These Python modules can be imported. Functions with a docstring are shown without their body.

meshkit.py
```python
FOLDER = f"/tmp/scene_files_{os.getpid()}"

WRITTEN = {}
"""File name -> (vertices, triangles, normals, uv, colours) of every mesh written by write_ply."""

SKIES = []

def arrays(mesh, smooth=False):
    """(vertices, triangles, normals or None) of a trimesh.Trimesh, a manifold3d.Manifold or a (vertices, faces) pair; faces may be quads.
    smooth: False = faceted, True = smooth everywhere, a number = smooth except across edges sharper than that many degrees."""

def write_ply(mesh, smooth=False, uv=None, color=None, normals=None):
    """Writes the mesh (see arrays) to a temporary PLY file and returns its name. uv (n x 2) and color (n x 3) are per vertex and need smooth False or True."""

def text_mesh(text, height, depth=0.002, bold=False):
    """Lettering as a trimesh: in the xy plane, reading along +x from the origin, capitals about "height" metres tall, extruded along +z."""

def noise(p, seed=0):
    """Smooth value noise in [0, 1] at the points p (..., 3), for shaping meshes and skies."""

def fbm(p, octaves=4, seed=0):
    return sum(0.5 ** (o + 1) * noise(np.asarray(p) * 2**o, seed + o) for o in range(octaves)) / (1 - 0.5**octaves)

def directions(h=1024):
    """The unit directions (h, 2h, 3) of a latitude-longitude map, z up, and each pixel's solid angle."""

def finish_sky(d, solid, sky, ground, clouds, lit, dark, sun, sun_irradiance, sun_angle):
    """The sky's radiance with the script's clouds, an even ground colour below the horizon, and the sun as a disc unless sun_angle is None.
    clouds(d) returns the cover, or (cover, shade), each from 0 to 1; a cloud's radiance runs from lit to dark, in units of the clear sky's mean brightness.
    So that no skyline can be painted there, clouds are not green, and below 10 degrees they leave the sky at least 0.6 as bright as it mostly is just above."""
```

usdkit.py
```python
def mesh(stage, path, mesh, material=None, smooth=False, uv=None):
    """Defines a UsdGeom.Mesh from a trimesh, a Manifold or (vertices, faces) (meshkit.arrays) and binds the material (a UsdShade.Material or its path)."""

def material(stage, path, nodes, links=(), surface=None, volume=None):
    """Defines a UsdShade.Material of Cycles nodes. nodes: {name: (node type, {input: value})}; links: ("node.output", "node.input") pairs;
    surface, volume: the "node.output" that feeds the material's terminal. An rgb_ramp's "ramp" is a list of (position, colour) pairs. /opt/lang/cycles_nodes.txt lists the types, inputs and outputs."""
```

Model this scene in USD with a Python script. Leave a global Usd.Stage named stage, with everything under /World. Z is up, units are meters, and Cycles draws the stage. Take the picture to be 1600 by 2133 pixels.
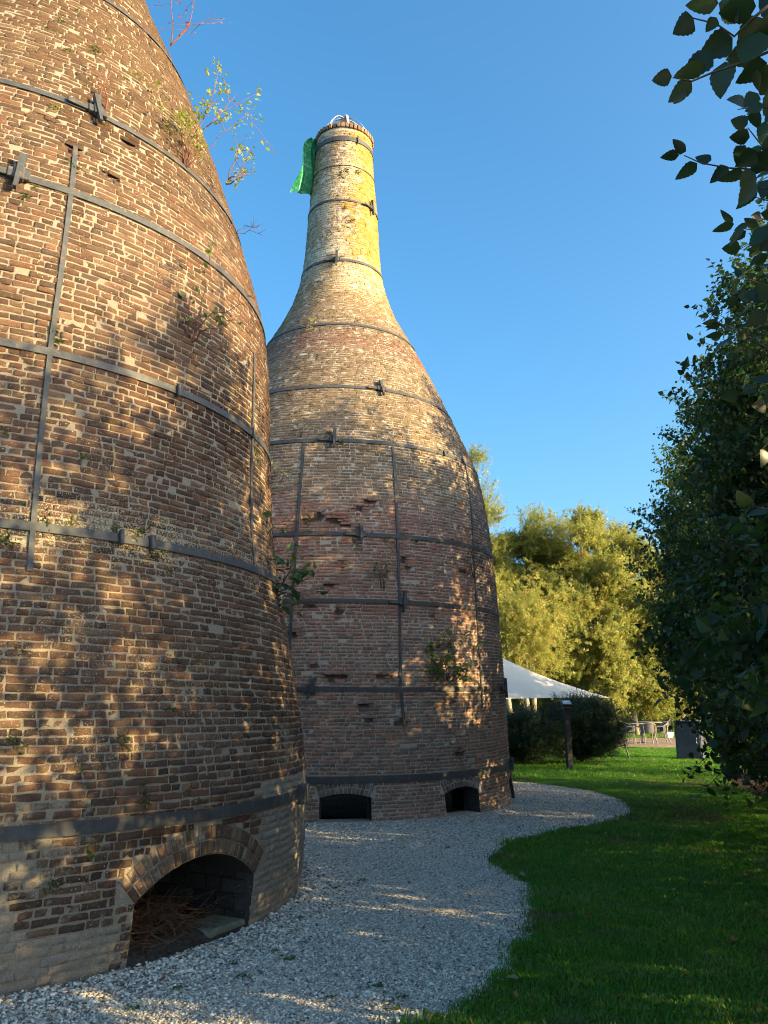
import math, random
import numpy as np
import trimesh
import manifold3d as m3
import usdkit, meshkit
from scipy.interpolate import PchipInterpolator
from scipy.spatial.transform import Rotation
from shapely.geometry import Polygon, Point
from shapely import contains_xy
from pxr import Usd, UsdGeom, UsdLux, UsdShade, Sdf, Gf, Vt

stage = Usd.Stage.CreateInMemory()
UsdGeom.SetStageUpAxis(stage, 'Z')
UsdGeom.SetStageMetersPerUnit(stage, 1.0)
world = UsdGeom.Xform.Define(stage, '/World')
stage.SetDefaultPrim(world.GetPrim())

# ------------------------------------------------------------------ camera, sky, sun
PITCH, FPX = 13.663, 1646.3
EYE = np.array([0, 0, 1.6])
cam = UsdGeom.Camera.Define(stage, '/World/camera')
cam.CreateHorizontalApertureAttr(36.0)
cam.CreateFocalLengthAttr(36.0 * FPX / 1600)
cam.CreateClippingRangeAttr(Gf.Vec2f(0.05, 2000))
cam.AddTranslateOp().Set(Gf.Vec3d(*EYE))
cam.AddRotateXOp().Set(90 + PITCH)
cam.CreateExposureAttr(1.62)

SUN_AZ, SUN_EL = math.radians(-21.0), math.radians(15.5)   # azimuth counted from +x towards +y
S = np.array([math.cos(SUN_AZ) * math.cos(SUN_EL), math.sin(SUN_AZ) * math.cos(SUN_EL), math.sin(SUN_EL)])
usdkit.material(stage, '/World/Looks/sky_look', {
    'sky': ('sky_texture', {'sky_type': 'single_scattering', 'sun_disc': False, 'sun_elevation': SUN_EL,
                            'sun_rotation': math.atan2(S[0], S[1]), 'air_density': 1.0, 'aerosol_density': 4.0, 'ozone_density': 4.0}),
    'hs': ('hsv', {'hue': 0.488, 'saturation': 1.16, 'value': 0.95}),
    'bg': ('background_shader', {'strength': 0.15})}, [('sky.color', 'hs.color'), ('hs.color', 'bg.color')], surface='bg.background')
dome = UsdLux.DomeLight.Define(stage, '/World/sky')
UsdShade.MaterialBindingAPI.Apply(dome.GetPrim()).Bind(UsdShade.Material.Get(stage, '/World/Looks/sky_look'))
dome.GetPrim().SetCustomDataByKey('kind', 'structure')
dome.GetPrim().SetCustomDataByKey('label', 'clear blue evening sky without clouds')
sun = UsdLux.DistantLight.Define(stage, '/World/sun')
sun.CreateIntensityAttr(1.1)
sun.CreateAngleAttr(0.53)
sun.CreateNormalizeAttr(True) if hasattr(sun, 'CreateNormalizeAttr') else None
sun.CreateColorAttr(Gf.Vec3f(1.0, 0.745, 0.34))
zx = np.cross([0, 0, 1.0], S); zx /= np.linalg.norm(zx); zy = np.cross(S, zx)
sun.AddTransformOp().Set(Gf.Matrix4d(*zx, 0, *zy, 0, *S, 0, 0, 0, 0, 1))

# ------------------------------------------------------------------ helpers
used = {}
def numbered(parent, name):
    k = (parent, name); n = used.get(k, 0); used[k] = n + 1
    return f'{parent}/{name}' if n == 0 else f'{parent}/{name}_{n:03d}'

def data(p, **kw):
    for k, v in kw.items():
        if v: p.SetCustomDataByKey(k, v)
    return p

def thing(name, label, category, loc=(0, 0, 0), group=None, rotz=0.0, M=None, scale=None):
    x = UsdGeom.Xform.Define(stage, numbered('/World', name))
    if M is not None:
        x.AddTransformOp().Set(Gf.Matrix4d(*M[:, 0], 0, *M[:, 1], 0, *M[:, 2], 0, *map(float, loc), 1))
    else:
        x.AddTranslateOp().Set(Gf.Vec3d(*map(float, loc)))
        if rotz: x.AddRotateZOp().Set(float(rotz))
        if scale: x.AddScaleOp().Set(Gf.Vec3f(*([float(scale)] * 3)))
    return data(x.GetPrim(), label=label, category=category, group=group)

def part(parent, name, mesh, mat, smooth=False, prim=None, **kw):
    path = numbered(parent if isinstance(parent, str) else str(parent.GetPath()), name)
    m = usdkit.mesh(stage, path, mesh, mat, smooth)
    m.CreateDoubleSidedAttr(True)
    if prim:
        for k, (arr, t) in prim.items():
            UsdGeom.PrimvarsAPI(m).CreatePrimvar(k, t, 'vertex').Set(Vt.Vec3fArray.FromNumpy(np.asarray(arr, np.float32)))
    return data(m.GetPrim(), **kw)

C3 = Sdf.ValueTypeNames.Color3fArray
def instancer(parent, name, protos, pos, rot, scl, idx, pname='sprig', **kw):
    """protos: [(mesh, material, smooth)]; rot: scipy Rotation; scl: (n,) or (n,3)"""
    path = numbered(parent if isinstance(parent, str) else str(parent.GetPath()), name)
    pi = UsdGeom.PointInstancer.Define(stage, path)
    rel = pi.CreatePrototypesRel()
    for k, (mesh, mat, sm) in enumerate(protos):
        q = path + '/' + (pname if k == 0 else f'{pname}_{k:03d}')
        pm = usdkit.mesh(stage, q, mesh, mat, sm); pm.CreateDoubleSidedAttr(True)
        rel.AddTarget(Sdf.Path(q))
    pi.CreatePositionsAttr(Vt.Vec3fArray.FromNumpy(np.asarray(pos, np.float32)))
    pi.CreateOrientationsAttr(Vt.QuathArray.FromNumpy(rot.as_quat().astype(np.float16)))
    s = np.asarray(scl, np.float32)
    pi.CreateScalesAttr(Vt.Vec3fArray.FromNumpy(np.repeat(s[:, None], 3, 1) if s.ndim == 1 else s))
    pi.CreateProtoIndicesAttr(Vt.IntArray.FromNumpy(np.asarray(idx, np.int32)))
    return data(pi.GetPrim(), **kw)

def cat(ms):
    vs, fs, n = [], [], 0
    for m in ms:
        if hasattr(m, 'vertices'): v, f = np.asarray(m.vertices), np.asarray(m.faces)
        else: v, f = np.asarray(m[0], float), np.asarray(m[1])
        if f.shape[1] == 4: f = np.vstack([f[:, [0, 1, 2]], f[:, [0, 2, 3]]])
        vs.append(v); fs.append(f + n); n += len(v)
    return np.vstack(vs), np.vstack(fs)

def tube(path, radii, sides=6, cap=True):
    p = np.asarray(path, float); r = np.broadcast_to(np.asarray(radii, float), (len(p),))
    t = np.gradient(p, axis=0); t /= np.linalg.norm(t, axis=1, keepdims=True) + 1e-12
    ref = np.array([0.31, 0.95, 0.05]) if abs(t[:, 2]).mean() > .6 else np.array([0.02, 0.05, 1.0])
    a = np.cross(t, ref); a /= np.linalg.norm(a, axis=1, keepdims=True) + 1e-12
    b = np.cross(t, a); ang = np.arange(sides) * 2 * np.pi / sides
    v = p[:, None] + r[:, None, None] * (np.cos(ang)[None, :, None] * a[:, None] + np.sin(ang)[None, :, None] * b[:, None])
    i, j = np.meshgrid(np.arange(len(p) - 1), np.arange(sides), indexing='ij')
    q = np.stack([i * sides + j, i * sides + (j + 1) % sides, (i + 1) * sides + (j + 1) % sides, (i + 1) * sides + j], -1).reshape(-1, 4)
    f = np.vstack([q[:, [0, 1, 2]], q[:, [0, 2, 3]]]); v = v.reshape(-1, 3)
    if cap:
        n = len(v); v = np.vstack([v, p[0], p[-1]]); e = (len(p) - 1) * sides
        f = np.vstack([f, [[n, (k + 1) % sides, k] for k in range(sides)], [[n + 1, e + k, e + (k + 1) % sides] for k in range(sides)]])
    return v, f

def rbox(sx, sy, sz, c=(0, 0, 0), ch=0.006):
    """box with chamfered edges"""
    ch = min(ch, sx * .3, sy * .3, sz * .3)
    pts = []
    for a in (-1, 1):
        for b in (-1, 1):
            for d in (-1, 1):
                pts += [(a * (sx / 2 - ch), b * (sy / 2 - ch), d * sz / 2), (a * (sx / 2 - ch), b * sy / 2, d * (sz / 2 - ch)), (a * sx / 2, b * (sy / 2 - ch), d * (sz / 2 - ch))]
    h = trimesh.convex.convex_hull(np.array(pts) + np.array(c))
    return np.array(h.vertices), np.array(h.faces)

def xf(m, R=None, t=(0, 0, 0), s=1.0):
    v, f = (np.asarray(m.vertices), np.asarray(m.faces)) if hasattr(m, 'vertices') else m
    v = v * s
    if R is not None: v = v @ np.asarray(R).T
    return v + np.asarray(t), f

def rz(a):
    c, s = math.cos(a), math.sin(a); return np.array([[c, -s, 0], [s, c, 0], [0, 0, 1]])
def frame(z, x=None):
    z = np.asarray(z, float); z = z / np.linalg.norm(z)
    x = np.array([1, 0, 0.3]) if x is None else np.asarray(x, float)
    x = x - z * (x @ z)
    if np.linalg.norm(x) < 1e-4: x = np.cross(z, [0.3, 1, 0])
    x /= np.linalg.norm(x); return np.stack([x, np.cross(z, x), z], 1)
def frames(z, x):
    z = z / np.linalg.norm(z, axis=1, keepdims=True); x = x - z * (x * z).sum(1, keepdims=True)
    x /= np.linalg.norm(x, axis=1, keepdims=True) + 1e-9
    return Rotation.from_matrix(np.stack([x, np.cross(z, x), z], -1))

def project(P):
    p = math.radians(PITCH); d = np.asarray(P) - EYE
    F = d[..., 1] * math.cos(p) + d[..., 2] * math.sin(p); U = -d[..., 1] * math.sin(p) + d[..., 2] * math.cos(p)
    return 800 + FPX * d[..., 0] / F, 1066.5 - FPX * U / F, F

# ------------------------------------------------------------------ materials
def L(n): return '/World/Looks/' + n
def simple(name, col, rough=0.7, nscale=40, amp=0.25, bump=0.3, metallic=0.0, spec=0.4, dist=0.004, spots=None):
    dark = tuple(c * (1 - amp) for c in col); light = tuple(min(1, c * (1 + amp)) for c in col)
    nodes = {'g': ('geometry', {}), 'n': ('noise_texture', {'scale': nscale, 'detail': 5.0, 'roughness': 0.65}),
             'n2': ('noise_texture', {'scale': nscale * 0.12, 'detail': 3.0}),
             'r': ('rgb_ramp', {'ramp': [(0.3, dark), (0.7, light)]}),
             'm': ('mix_color', {'blend_type': 'multiply', 'fac': 0.5}),
             'r2': ('rgb_ramp', {'ramp': [(0.35, (.55, .55, .55)), (0.65, (1.15, 1.15, 1.15))]}),
             'b': ('bump', {'strength': bump, 'distance': dist}),
             'p': ('principled_bsdf', {'roughness': rough, 'metallic': metallic, 'specular_ior_level': spec})}
    links = [('g.position', 'n.vector'), ('g.position', 'n2.vector'), ('n.fac', 'r.fac'), ('n2.fac', 'r2.fac'), ('r.color', 'm.a'), ('r2.color', 'm.b'),
             ('n.fac', 'b.height'), ('b.normal', 'p.normal')]
    out = 'm.result'
    if spots:
        nodes['s'] = ('noise_texture', {'scale': spots[1], 'detail': 4.0, 'roughness': .7}); links.append(('g.position', 's.vector'))
        nodes['sr'] = ('rgb_ramp', {'ramp': [(spots[2], (0, 0, 0)), (spots[2] + .08, (1, 1, 1))]}); links.append(('s.fac', 'sr.fac'))
        nodes['sm'] = ('mix_color', {'b': spots[0]}); links += [('sr.color', 'sm.fac'), (out, 'sm.a')]; out = 'sm.result'
    links.append((out, 'p.base_color'))
    return usdkit.material(stage, L(name), nodes, links, surface='p.BSDF')

def masonry(name, mortar):
    """tint: brick colour; wear: r = mortar smear / lime wash, g = orange lichen, b = pale crust lichen"""
    n = {'g': ('geometry', {}), 'a': ('attribute', {'attribute': 'tint'}), 'w': ('attribute', {'attribute': 'wear'}), 'ws': ('separate_color', {}),
         'f': ('noise_texture', {'scale': 130.0, 'detail': 4.0, 'roughness': .7}), 'fr': ('rgb_ramp', {'ramp': [(.28, (.6, .6, .6)), (.72, (1.35, 1.33, 1.3))]}),
         'm0': ('mix_color', {'blend_type': 'multiply', 'fac': 1.0, 'use_clamp_result': False}),
         'c': ('noise_texture', {'scale': 22.0, 'detail': 5.0, 'roughness': .75}), 'cr': ('rgb_ramp', {'ramp': [(.3, (.7, .68, .66)), (.7, (1.25, 1.24, 1.2))]}),
         'm1': ('mix_color', {'blend_type': 'multiply', 'fac': 0.8}),
         # mortar smear
         's': ('noise_texture', {'scale': 9.0, 'detail': 7.0, 'roughness': .72}), 'sa': ('math', {'math_type': 'add'}),
         'sr': ('map_range', {'range_type': 'smoothstep', 'from_min': .92, 'from_max': 1.12, 'clamp': True}),
         'mc': ('rgb_ramp', {'ramp': [(.3, tuple(.66 * x for x in mortar)), (.7, tuple(1.2 * x for x in mortar))]}), 'm2': ('mix_color', {}),
         # pale crust: speckles
         'v': ('noise_texture', {'scale': 85.0, 'detail': 6.0, 'roughness': .72}), 'va': ('math', {'math_type': 'add'}),
         'vr': ('map_range', {'range_type': 'smoothstep', 'from_min': 1.06, 'from_max': 1.16, 'clamp': True}), 'vm': ('math', {'math_type': 'multiply', 'value2': .8}), 'm3': ('mix_color', {'b': (.46, .425, .315)}),
         # orange lichen
         'o': ('noise_texture', {'scale': 7.0, 'detail': 7.0, 'roughness': .68}), 'oa': ('math', {'math_type': 'add'}),
         'orr': ('map_range', {'range_type': 'smoothstep', 'from_min': 1.0, 'from_max': 1.14, 'clamp': True}), 'om': ('math', {'math_type': 'multiply', 'value2': .72}), 'm4': ('mix_color', {'b': (.35, .185, .018)}),
         # white dots
         'd': ('voronoi_texture', {'scale': 34.0, 'randomness': 1.0}), 'dr': ('rgb_ramp', {'ramp': [(.10, (1, 1, 1)), (.17, (0, 0, 0))]}), 'dn': ('noise_texture', {'scale': 3.0, 'detail': 3.0}),
         'dnr': ('rgb_ramp', {'ramp': [(.5, (0, 0, 0)), (.6, (.75, .75, .75))]}), 'dm': ('math', {'math_type': 'multiply'}), 'm5': ('mix_color', {'b': (.55, .53, .47)}),
         'ba': ('math', {'math_type': 'add'}), 'b': ('bump', {'strength': .55, 'distance': .006}), 'p': ('principled_bsdf', {'roughness': .92, 'specular_ior_level': .15})}
    l = [('g.position', k + '.vector') for k in ('f', 'c', 's', 'v', 'o', 'd', 'dn')]
    l += [('w.color', 'ws.color'), ('f.fac', 'fr.fac'), ('a.color', 'm0.a'), ('fr.color', 'm0.b'), ('c.fac', 'cr.fac'), ('m0.result', 'm1.a'), ('cr.color', 'm1.b'),
          ('s.fac', 'sa.value1'), ('ws.r', 'sa.value2'), ('sa.value', 'sr.value'), ('f.fac', 'mc.fac'), ('sr.result', 'm2.fac'), ('m1.result', 'm2.a'), ('mc.color', 'm2.b'),
          ('v.fac', 'va.value1'), ('ws.b', 'va.value2'), ('va.value', 'vr.value'), ('vr.result', 'vm.value1'), ('vm.value', 'm3.fac'), ('m2.result', 'm3.a'),
          ('o.fac', 'oa.value1'), ('ws.g', 'oa.value2'), ('oa.value', 'orr.value'), ('orr.result', 'om.value1'), ('om.value', 'm4.fac'), ('m3.result', 'm4.a'),
          ('d.distance', 'dr.fac'), ('dn.fac', 'dnr.fac'), ('dr.color', 'dm.value1'), ('dnr.color', 'dm.value2'), ('dm.value', 'm5.fac'), ('m4.result', 'm5.a'),
          ('m5.result', 'p.base_color'), ('f.fac', 'ba.value1'), ('c.fac', 'ba.value2'), ('ba.value', 'b.height'), ('b.normal', 'p.normal')]
    return usdkit.material(stage, L(name), n, l, surface='p.BSDF')

def leafmat(name, cols, trans=0.35, rough=0.45, spec=0.35, tcol=None):
    """cols: ramp over a per-leaf and per-sprig random value"""
    n = {'g': ('geometry', {}), 'o': ('object_info', {}), 'a': ('math', {'math_type': 'add'}), 'w': ('math', {'math_type': 'fraction'}),
         'r': ('rgb_ramp', {'ramp': cols}), 'p': ('principled_bsdf', {'roughness': rough, 'specular_ior_level': spec}),
         'hs': ('hsv', {'saturation': 1.1, 'value': 1.5}), 't': ('translucent_bsdf', {}), 'x': ('mix_closure', {'fac': trans})}
    l = [('g.random_per_island', 'a.value1'), ('o.random', 'a.value2'), ('a.value', 'w.value1'), ('w.value', 'r.fac'), ('r.color', 'p.base_color'),
         ('r.color', 'hs.color'), ('hs.color', 't.color'), ('p.BSDF', 'x.closure1'), ('t.BSDF', 'x.closure2')]
    if tcol: l = [q for q in l if q[1] != 't.color' and q[0] != 'hs.color' and q[1] != 'hs.color']; n.pop('hs'); n['t'] = ('translucent_bsdf', {'color': tcol})
    return usdkit.material(stage, L(name), n, l, surface='x.closure')

M = {}
M['brick_near'] = masonry('brick_near', (.265, .232, .178))
M['brick_far'] = masonry('brick_far', (.45, .40, .325))
M['iron'] = simple('painted_iron', (.050, .055, .059), .6, 30, .3, .25, 0.0, .5, .003, spots=((.14, .085, .05), 17, .57))
M['galv'] = simple('galvanised_steel', (.62, .63, .64), .4, 60, .15, .1, .6, .5, .002)
M['bark'] = simple('bark', (.10, .08, .06), .9, 50, .45, .8, 0, .2, .01)
M['bark_pale'] = simple('pale_bark', (.30, .25, .17), .9, 30, .4, .7, 0, .2, .01)
M['twig'] = simple('twig_bark', (.09, .06, .045), .8, 60, .4, .4)
M['twig_red'] = simple('red_twig_bark', (.20, .075, .05), .8, 60, .3, .3)
M['vine'] = simple('dry_vine', (.12, .066, .036), .85, 60, .5, .5)
M['slab'] = simple('stone_slab', (.15, .16, .12), .9, 25, .3, .7, 0, .2, .006, spots=((.10, .13, .05), 8, .56))
M['soil'] = simple('niche_earth', (.075, .06, .045), .95, 40, .5, 1, 0, .1, .02)
M['rust'] = simple('rusty_tin', (.28, .12, .035), .8, 40, .4, .4)
M['frame'] = simple('window_frame_paint', (.035, .037, .04), .45, 30, .2, .1)
M['post'] = simple('dark_post_wood', (.018, .018, .024), .75, 20, .3, .4, 0, .3, .004, spots=((.16, .15, .14), 9, .63))
M['bin'] = simple('slate_blue_panel', (.050, .062, .090), .6, 12, .15, .15)
M['deckwood'] = simple('deck_wood', (.19, .13, .09), .75, 9, .35, .35)
M['wicker'] = simple('wicker', (.22, .19, .15), .7, 90, .3, .6)
M['wicker_dark'] = simple('dark_wicker', (.10, .085, .075), .7, 90, .3, .6)
M['tabletop'] = simple('table_top', (.34, .31, .27), .35, 14, .15, .1)
M['white'] = simple('white_pot', (.7, .7, .68), .5, 20, .1, .1)
M['lampglass'] = simple('lamp_glass', (.55, .56, .56), .15, 20, .05, .02)
M['mulch'] = simple('leaf_mulch', (.055, .030, .018), .95, 60, .6, 1, 0, .15, .02, spots=((.11, .06, .03), 30, .58))
M['turf'] = simple('turf', (.022, .048, .009), .9, 35, .45, .9, 0, .1, .02)
M['grass'] = leafmat('grass_blade', [(0, (.050, .155, .010)), (.5, (.070, .200, .013)), (.82, (.11, .23, .018)), (.93, (.13, .17, .04)), (1, (.22, .19, .09))], .3, .5, .3)
M['grass_dry'] = leafmat('grass_blade_dry', [(0, (.05, .11, .02)), (.5, (.09, .13, .03)), (1, (.19, .17, .08))], .3, .6, .2)
M['gravelbed'] = simple('gravel_bed', (.50, .45, .37), .9, 95, .75, 1.0, 0, .2, .02, spots=((.45, .45, .46), 120, .60))
n = {'o': ('object_info', {}), 'g': ('geometry', {}), 'r': ('rgb_ramp', {'interpolate': False, 'ramp': [(0, (.12, .10, .085)), (.10, (.30, .27, .225)), (.26, (.50, .455, .38)), (.44, (.58, .515, .42)), (.62, (.70, .625, .505)), (.8, (.82, .745, .62)), (.93, (.46, .34, .24)), (.97, (.16, .13, .10))]}),
     'n': ('noise_texture', {'scale': 160.0, 'detail': 3.0}), 'nr': ('rgb_ramp', {'ramp': [(.3, (.75, .75, .75)), (.7, (1.15, 1.15, 1.15))]}), 'm': ('mix_color', {'blend_type': 'multiply', 'fac': 1.0}), 'p': ('principled_bsdf', {'roughness': .65, 'specular_ior_level': .35})}
M['pebble'] = usdkit.material(stage, L('pebble'), n, [('o.random', 'r.fac'), ('g.position', 'n.vector'), ('n.fac', 'nr.fac'), ('r.color', 'm.a'), ('nr.color', 'm.b'), ('m.result', 'p.base_color')], surface='p.BSDF')
M['alder'] = leafmat('alder_leaf', [(0, (.016, .036, .012)), (.4, (.026, .056, .016)), (.75, (.042, .078, .018)), (.95, (.07, .10, .02)), (1, (.11, .12, .02))], .38, .45, .35)
M['alder_near'] = leafmat('alder_leaf_near', [(0, (.014, .030, .012)), (.5, (.022, .044, .015)), (.9, (.035, .058, .016)), (1, (.06, .075, .02))], .30, .4, .4)
M['bush'] = leafmat('bush_leaf', [(0, (.013, .028, .011)), (.6, (.020, .042, .013)), (1, (.035, .060, .015))], .2, .4, .35)
M['gold'] = leafmat('autumn_leaf', [(0, (.18, .20, .05)), (.35, (.25, .255, .06)), (.7, (.31, .29, .072)), (1, (.37, .31, .09))], .38, .6, .2)
M['gold_deep'] = leafmat('autumn_leaf_deep', [(0, (.13, .165, .032)), (.5, (.19, .215, .045)), (1, (.29, .27, .065))], .38, .6, .2)
M['birch'] = leafmat('birch_leaf', [(0, (.20, .24, .05)), (.5, (.28, .29, .07)), (1, (.36, .33, .12))], .4, .5, .3)
M['redleaf'] = leafmat('red_leaf', [(0, (.20, .045, .035)), (.6, (.28, .09, .05)), (1, (.26, .17, .07))], .3, .5, .3)
M['shrub'] = leafmat('wall_shrub_leaf', [(0, (.05, .10, .025)), (.6, (.085, .14, .032)), (1, (.16, .19, .04))], .3, .45, .35)
M['oak'] = leafmat('oak_leaf', [(0, (.022, .055, .024)), (.6, (.036, .085, .025)), (1, (.06, .10, .015))], .3, .4, .4)
M['moss'] = leafmat('moss', [(0, (.03, .05, .012)), (.6, (.06, .085, .018)), (1, (.12, .12, .03))], .2, .8, .1)
M['weed'] = leafmat('weed_leaf', [(0, (.02, .07, .015)), (1, (.05, .11, .02))], .3, .5, .3)
M['fallen'] = leafmat('fallen_leaf', [(0, (.20, .17, .10)), (.4, (.14, .15, .06)), (.7, (.22, .10, .035)), (.9, (.35, .28, .04)), (1, (.3, .29, .22))], .15, .7, .2)
M['chip'] = leafmat('mulch_leaf', [(0, (.045, .022, .014)), (.6, (.085, .045, .025)), (1, (.15, .09, .05))], .1, .8, .15)
# green tarpaulin, sail, glass
M['tarp'] = usdkit.material(stage, L('tarpaulin'), {'g': ('geometry', {}), 'n': ('noise_texture', {'scale': 9.0, 'detail': 5.0, 'roughness': .7}), 'r': ('rgb_ramp', {'ramp': [(.44, (.012, .17, .05)), (.56, (.04, .30, .11)), (.64, (.36, .42, .27))]}),
    'p': ('principled_bsdf', {'roughness': .38, 'specular_ior_level': .5}), 't': ('translucent_bsdf', {'color': (.03, .35, .12)}), 'x': ('mix_closure', {'fac': .25})},
    [('g.position', 'n.vector'), ('n.fac', 'r.fac'), ('r.color', 'p.base_color'), ('p.BSDF', 'x.closure1'), ('t.BSDF', 'x.closure2')], surface='x.closure')
M['sail'] = usdkit.material(stage, L('awning_cloth'), {'g': ('geometry', {}), 'n': ('noise_texture', {'scale': 1.3, 'detail': 4.0}), 'r': ('rgb_ramp', {'ramp': [(.3, (.74, .69, .60)), (.7, (.84, .79, .69))]}),
    'p': ('principled_bsdf', {'roughness': .75, 'specular_ior_level': .2}), 't': ('translucent_bsdf', {'color': (.75, .72, .62)}), 'x': ('mix_closure', {'fac': .3})},
    [('g.position', 'n.vector'), ('n.fac', 'r.fac'), ('r.color', 'p.base_color'), ('p.BSDF', 'x.closure1'), ('t.BSDF', 'x.closure2')], surface='x.closure')
M['glass'] = usdkit.material(stage, L('window_glass'), {'f': ('fresnel', {'IOR': 1.5}), 't': ('transparent_bsdf', {'color': (.35, .37, .38)}), 'gl': ('glossy_bsdf', {'roughness': .02, 'color': (.9, .9, .9)}), 'x': ('mix_closure', {})},
    [('f.fac', 'x.fac'), ('t.BSDF', 'x.closure1'), ('gl.BSDF', 'x.closure2')], surface='x.closure')
M['hollow'] = simple('sooty_inside', (.02, .02, .02), .95, 20, .3, .5)

# ------------------------------------------------------------------ ground, gravel, mulch bed
def sheet(poly, z, step=None):
    v, f = trimesh.creation.triangulate_polygon(poly, engine='earcut')
    return np.c_[v, np.full(len(v), z)], f
gx = np.array([-200, 200]); big = Polygon([(-220, -120), (220, -120), (220, 320), (-220, 320)])
data(part('/World', 'lawn', sheet(big, 0.0), M['turf']), kind='structure', label='flat mown lawn running from the camera to the far trees')
GR = [(-7, -6), (-.6, -6), (-.5, 1.0), (-.1, 3.4), (.10, 4.40), (.27, 4.58), (.42, 4.73), (.54, 4.94), (.77, 5.43), (1.02, 6.04), (1.24, 6.83), (1.31, 7.31), (1.28, 7.76), (1.23, 8.4), (1.2, 9.02), (1.28, 9.44), (1.57, 10.06), (1.97, 10.52), (2.52, 11.06), (3.05, 11.62),
      (3.45, 12.09), (3.81, 12.77), (4.0, 13.47), (4.07, 14.46), (3.95, 15.61), (3.61, 16.49), (3.17, 17.16), (2.6, 17.8), (1, 18.9), (-1.5, 19.2), (-4.5, 18), (-6.5, 14), (-8.8, 10), (-9.5, 4)]
def smooth_poly(P, n=6):
    P = np.array(P, float); k = len(P); t = np.arange(k + 1)
    from scipy.interpolate import CubicSpline
    c = CubicSpline(t, np.vstack([P, P[:1]]), bc_type='periodic')
    return c(np.linspace(0, k, k * n, endpoint=False))
gp = np.array(GR); gs = smooth_poly(GR[3:-1] + [GR[-1], GR[0], GR[1], GR[2]], 40); gz = np.c_[gs, 0 * gs[:, 0]]
gs = gs + .10 * (np.stack([meshkit.fbm(gz * 4 + 3, 3, 1), meshkit.fbm(gz * 4 + 9, 3, 2)], 1) - .5); gpl = Polygon(gs).buffer(0)
data(part('/World', 'gravel_path', sheet(gpl, 0.006), M['gravelbed']), kind='structure', label='curving grey shell gravel path around the feet of the kilns')
mb = smooth_poly([(3.9, 3.0), (4.6, 7), (5.2, 11.0), (6.0, 14.0), (6.9, 17.4), (8.0, 20), (9.5, 20), (10, 14), (9, 6), (6, 0), (4.2, .5)], 6)
mbp = Polygon(mb).buffer(0)
data(part('/World', 'mulch_bed', sheet(mbp, 0.005), M['mulch']), kind='structure', label='dark brown bed of leaf litter under the alder row')
C1, C2 = np.array([-3.912, 7.533]), np.array([-.896, 14.847])

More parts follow.
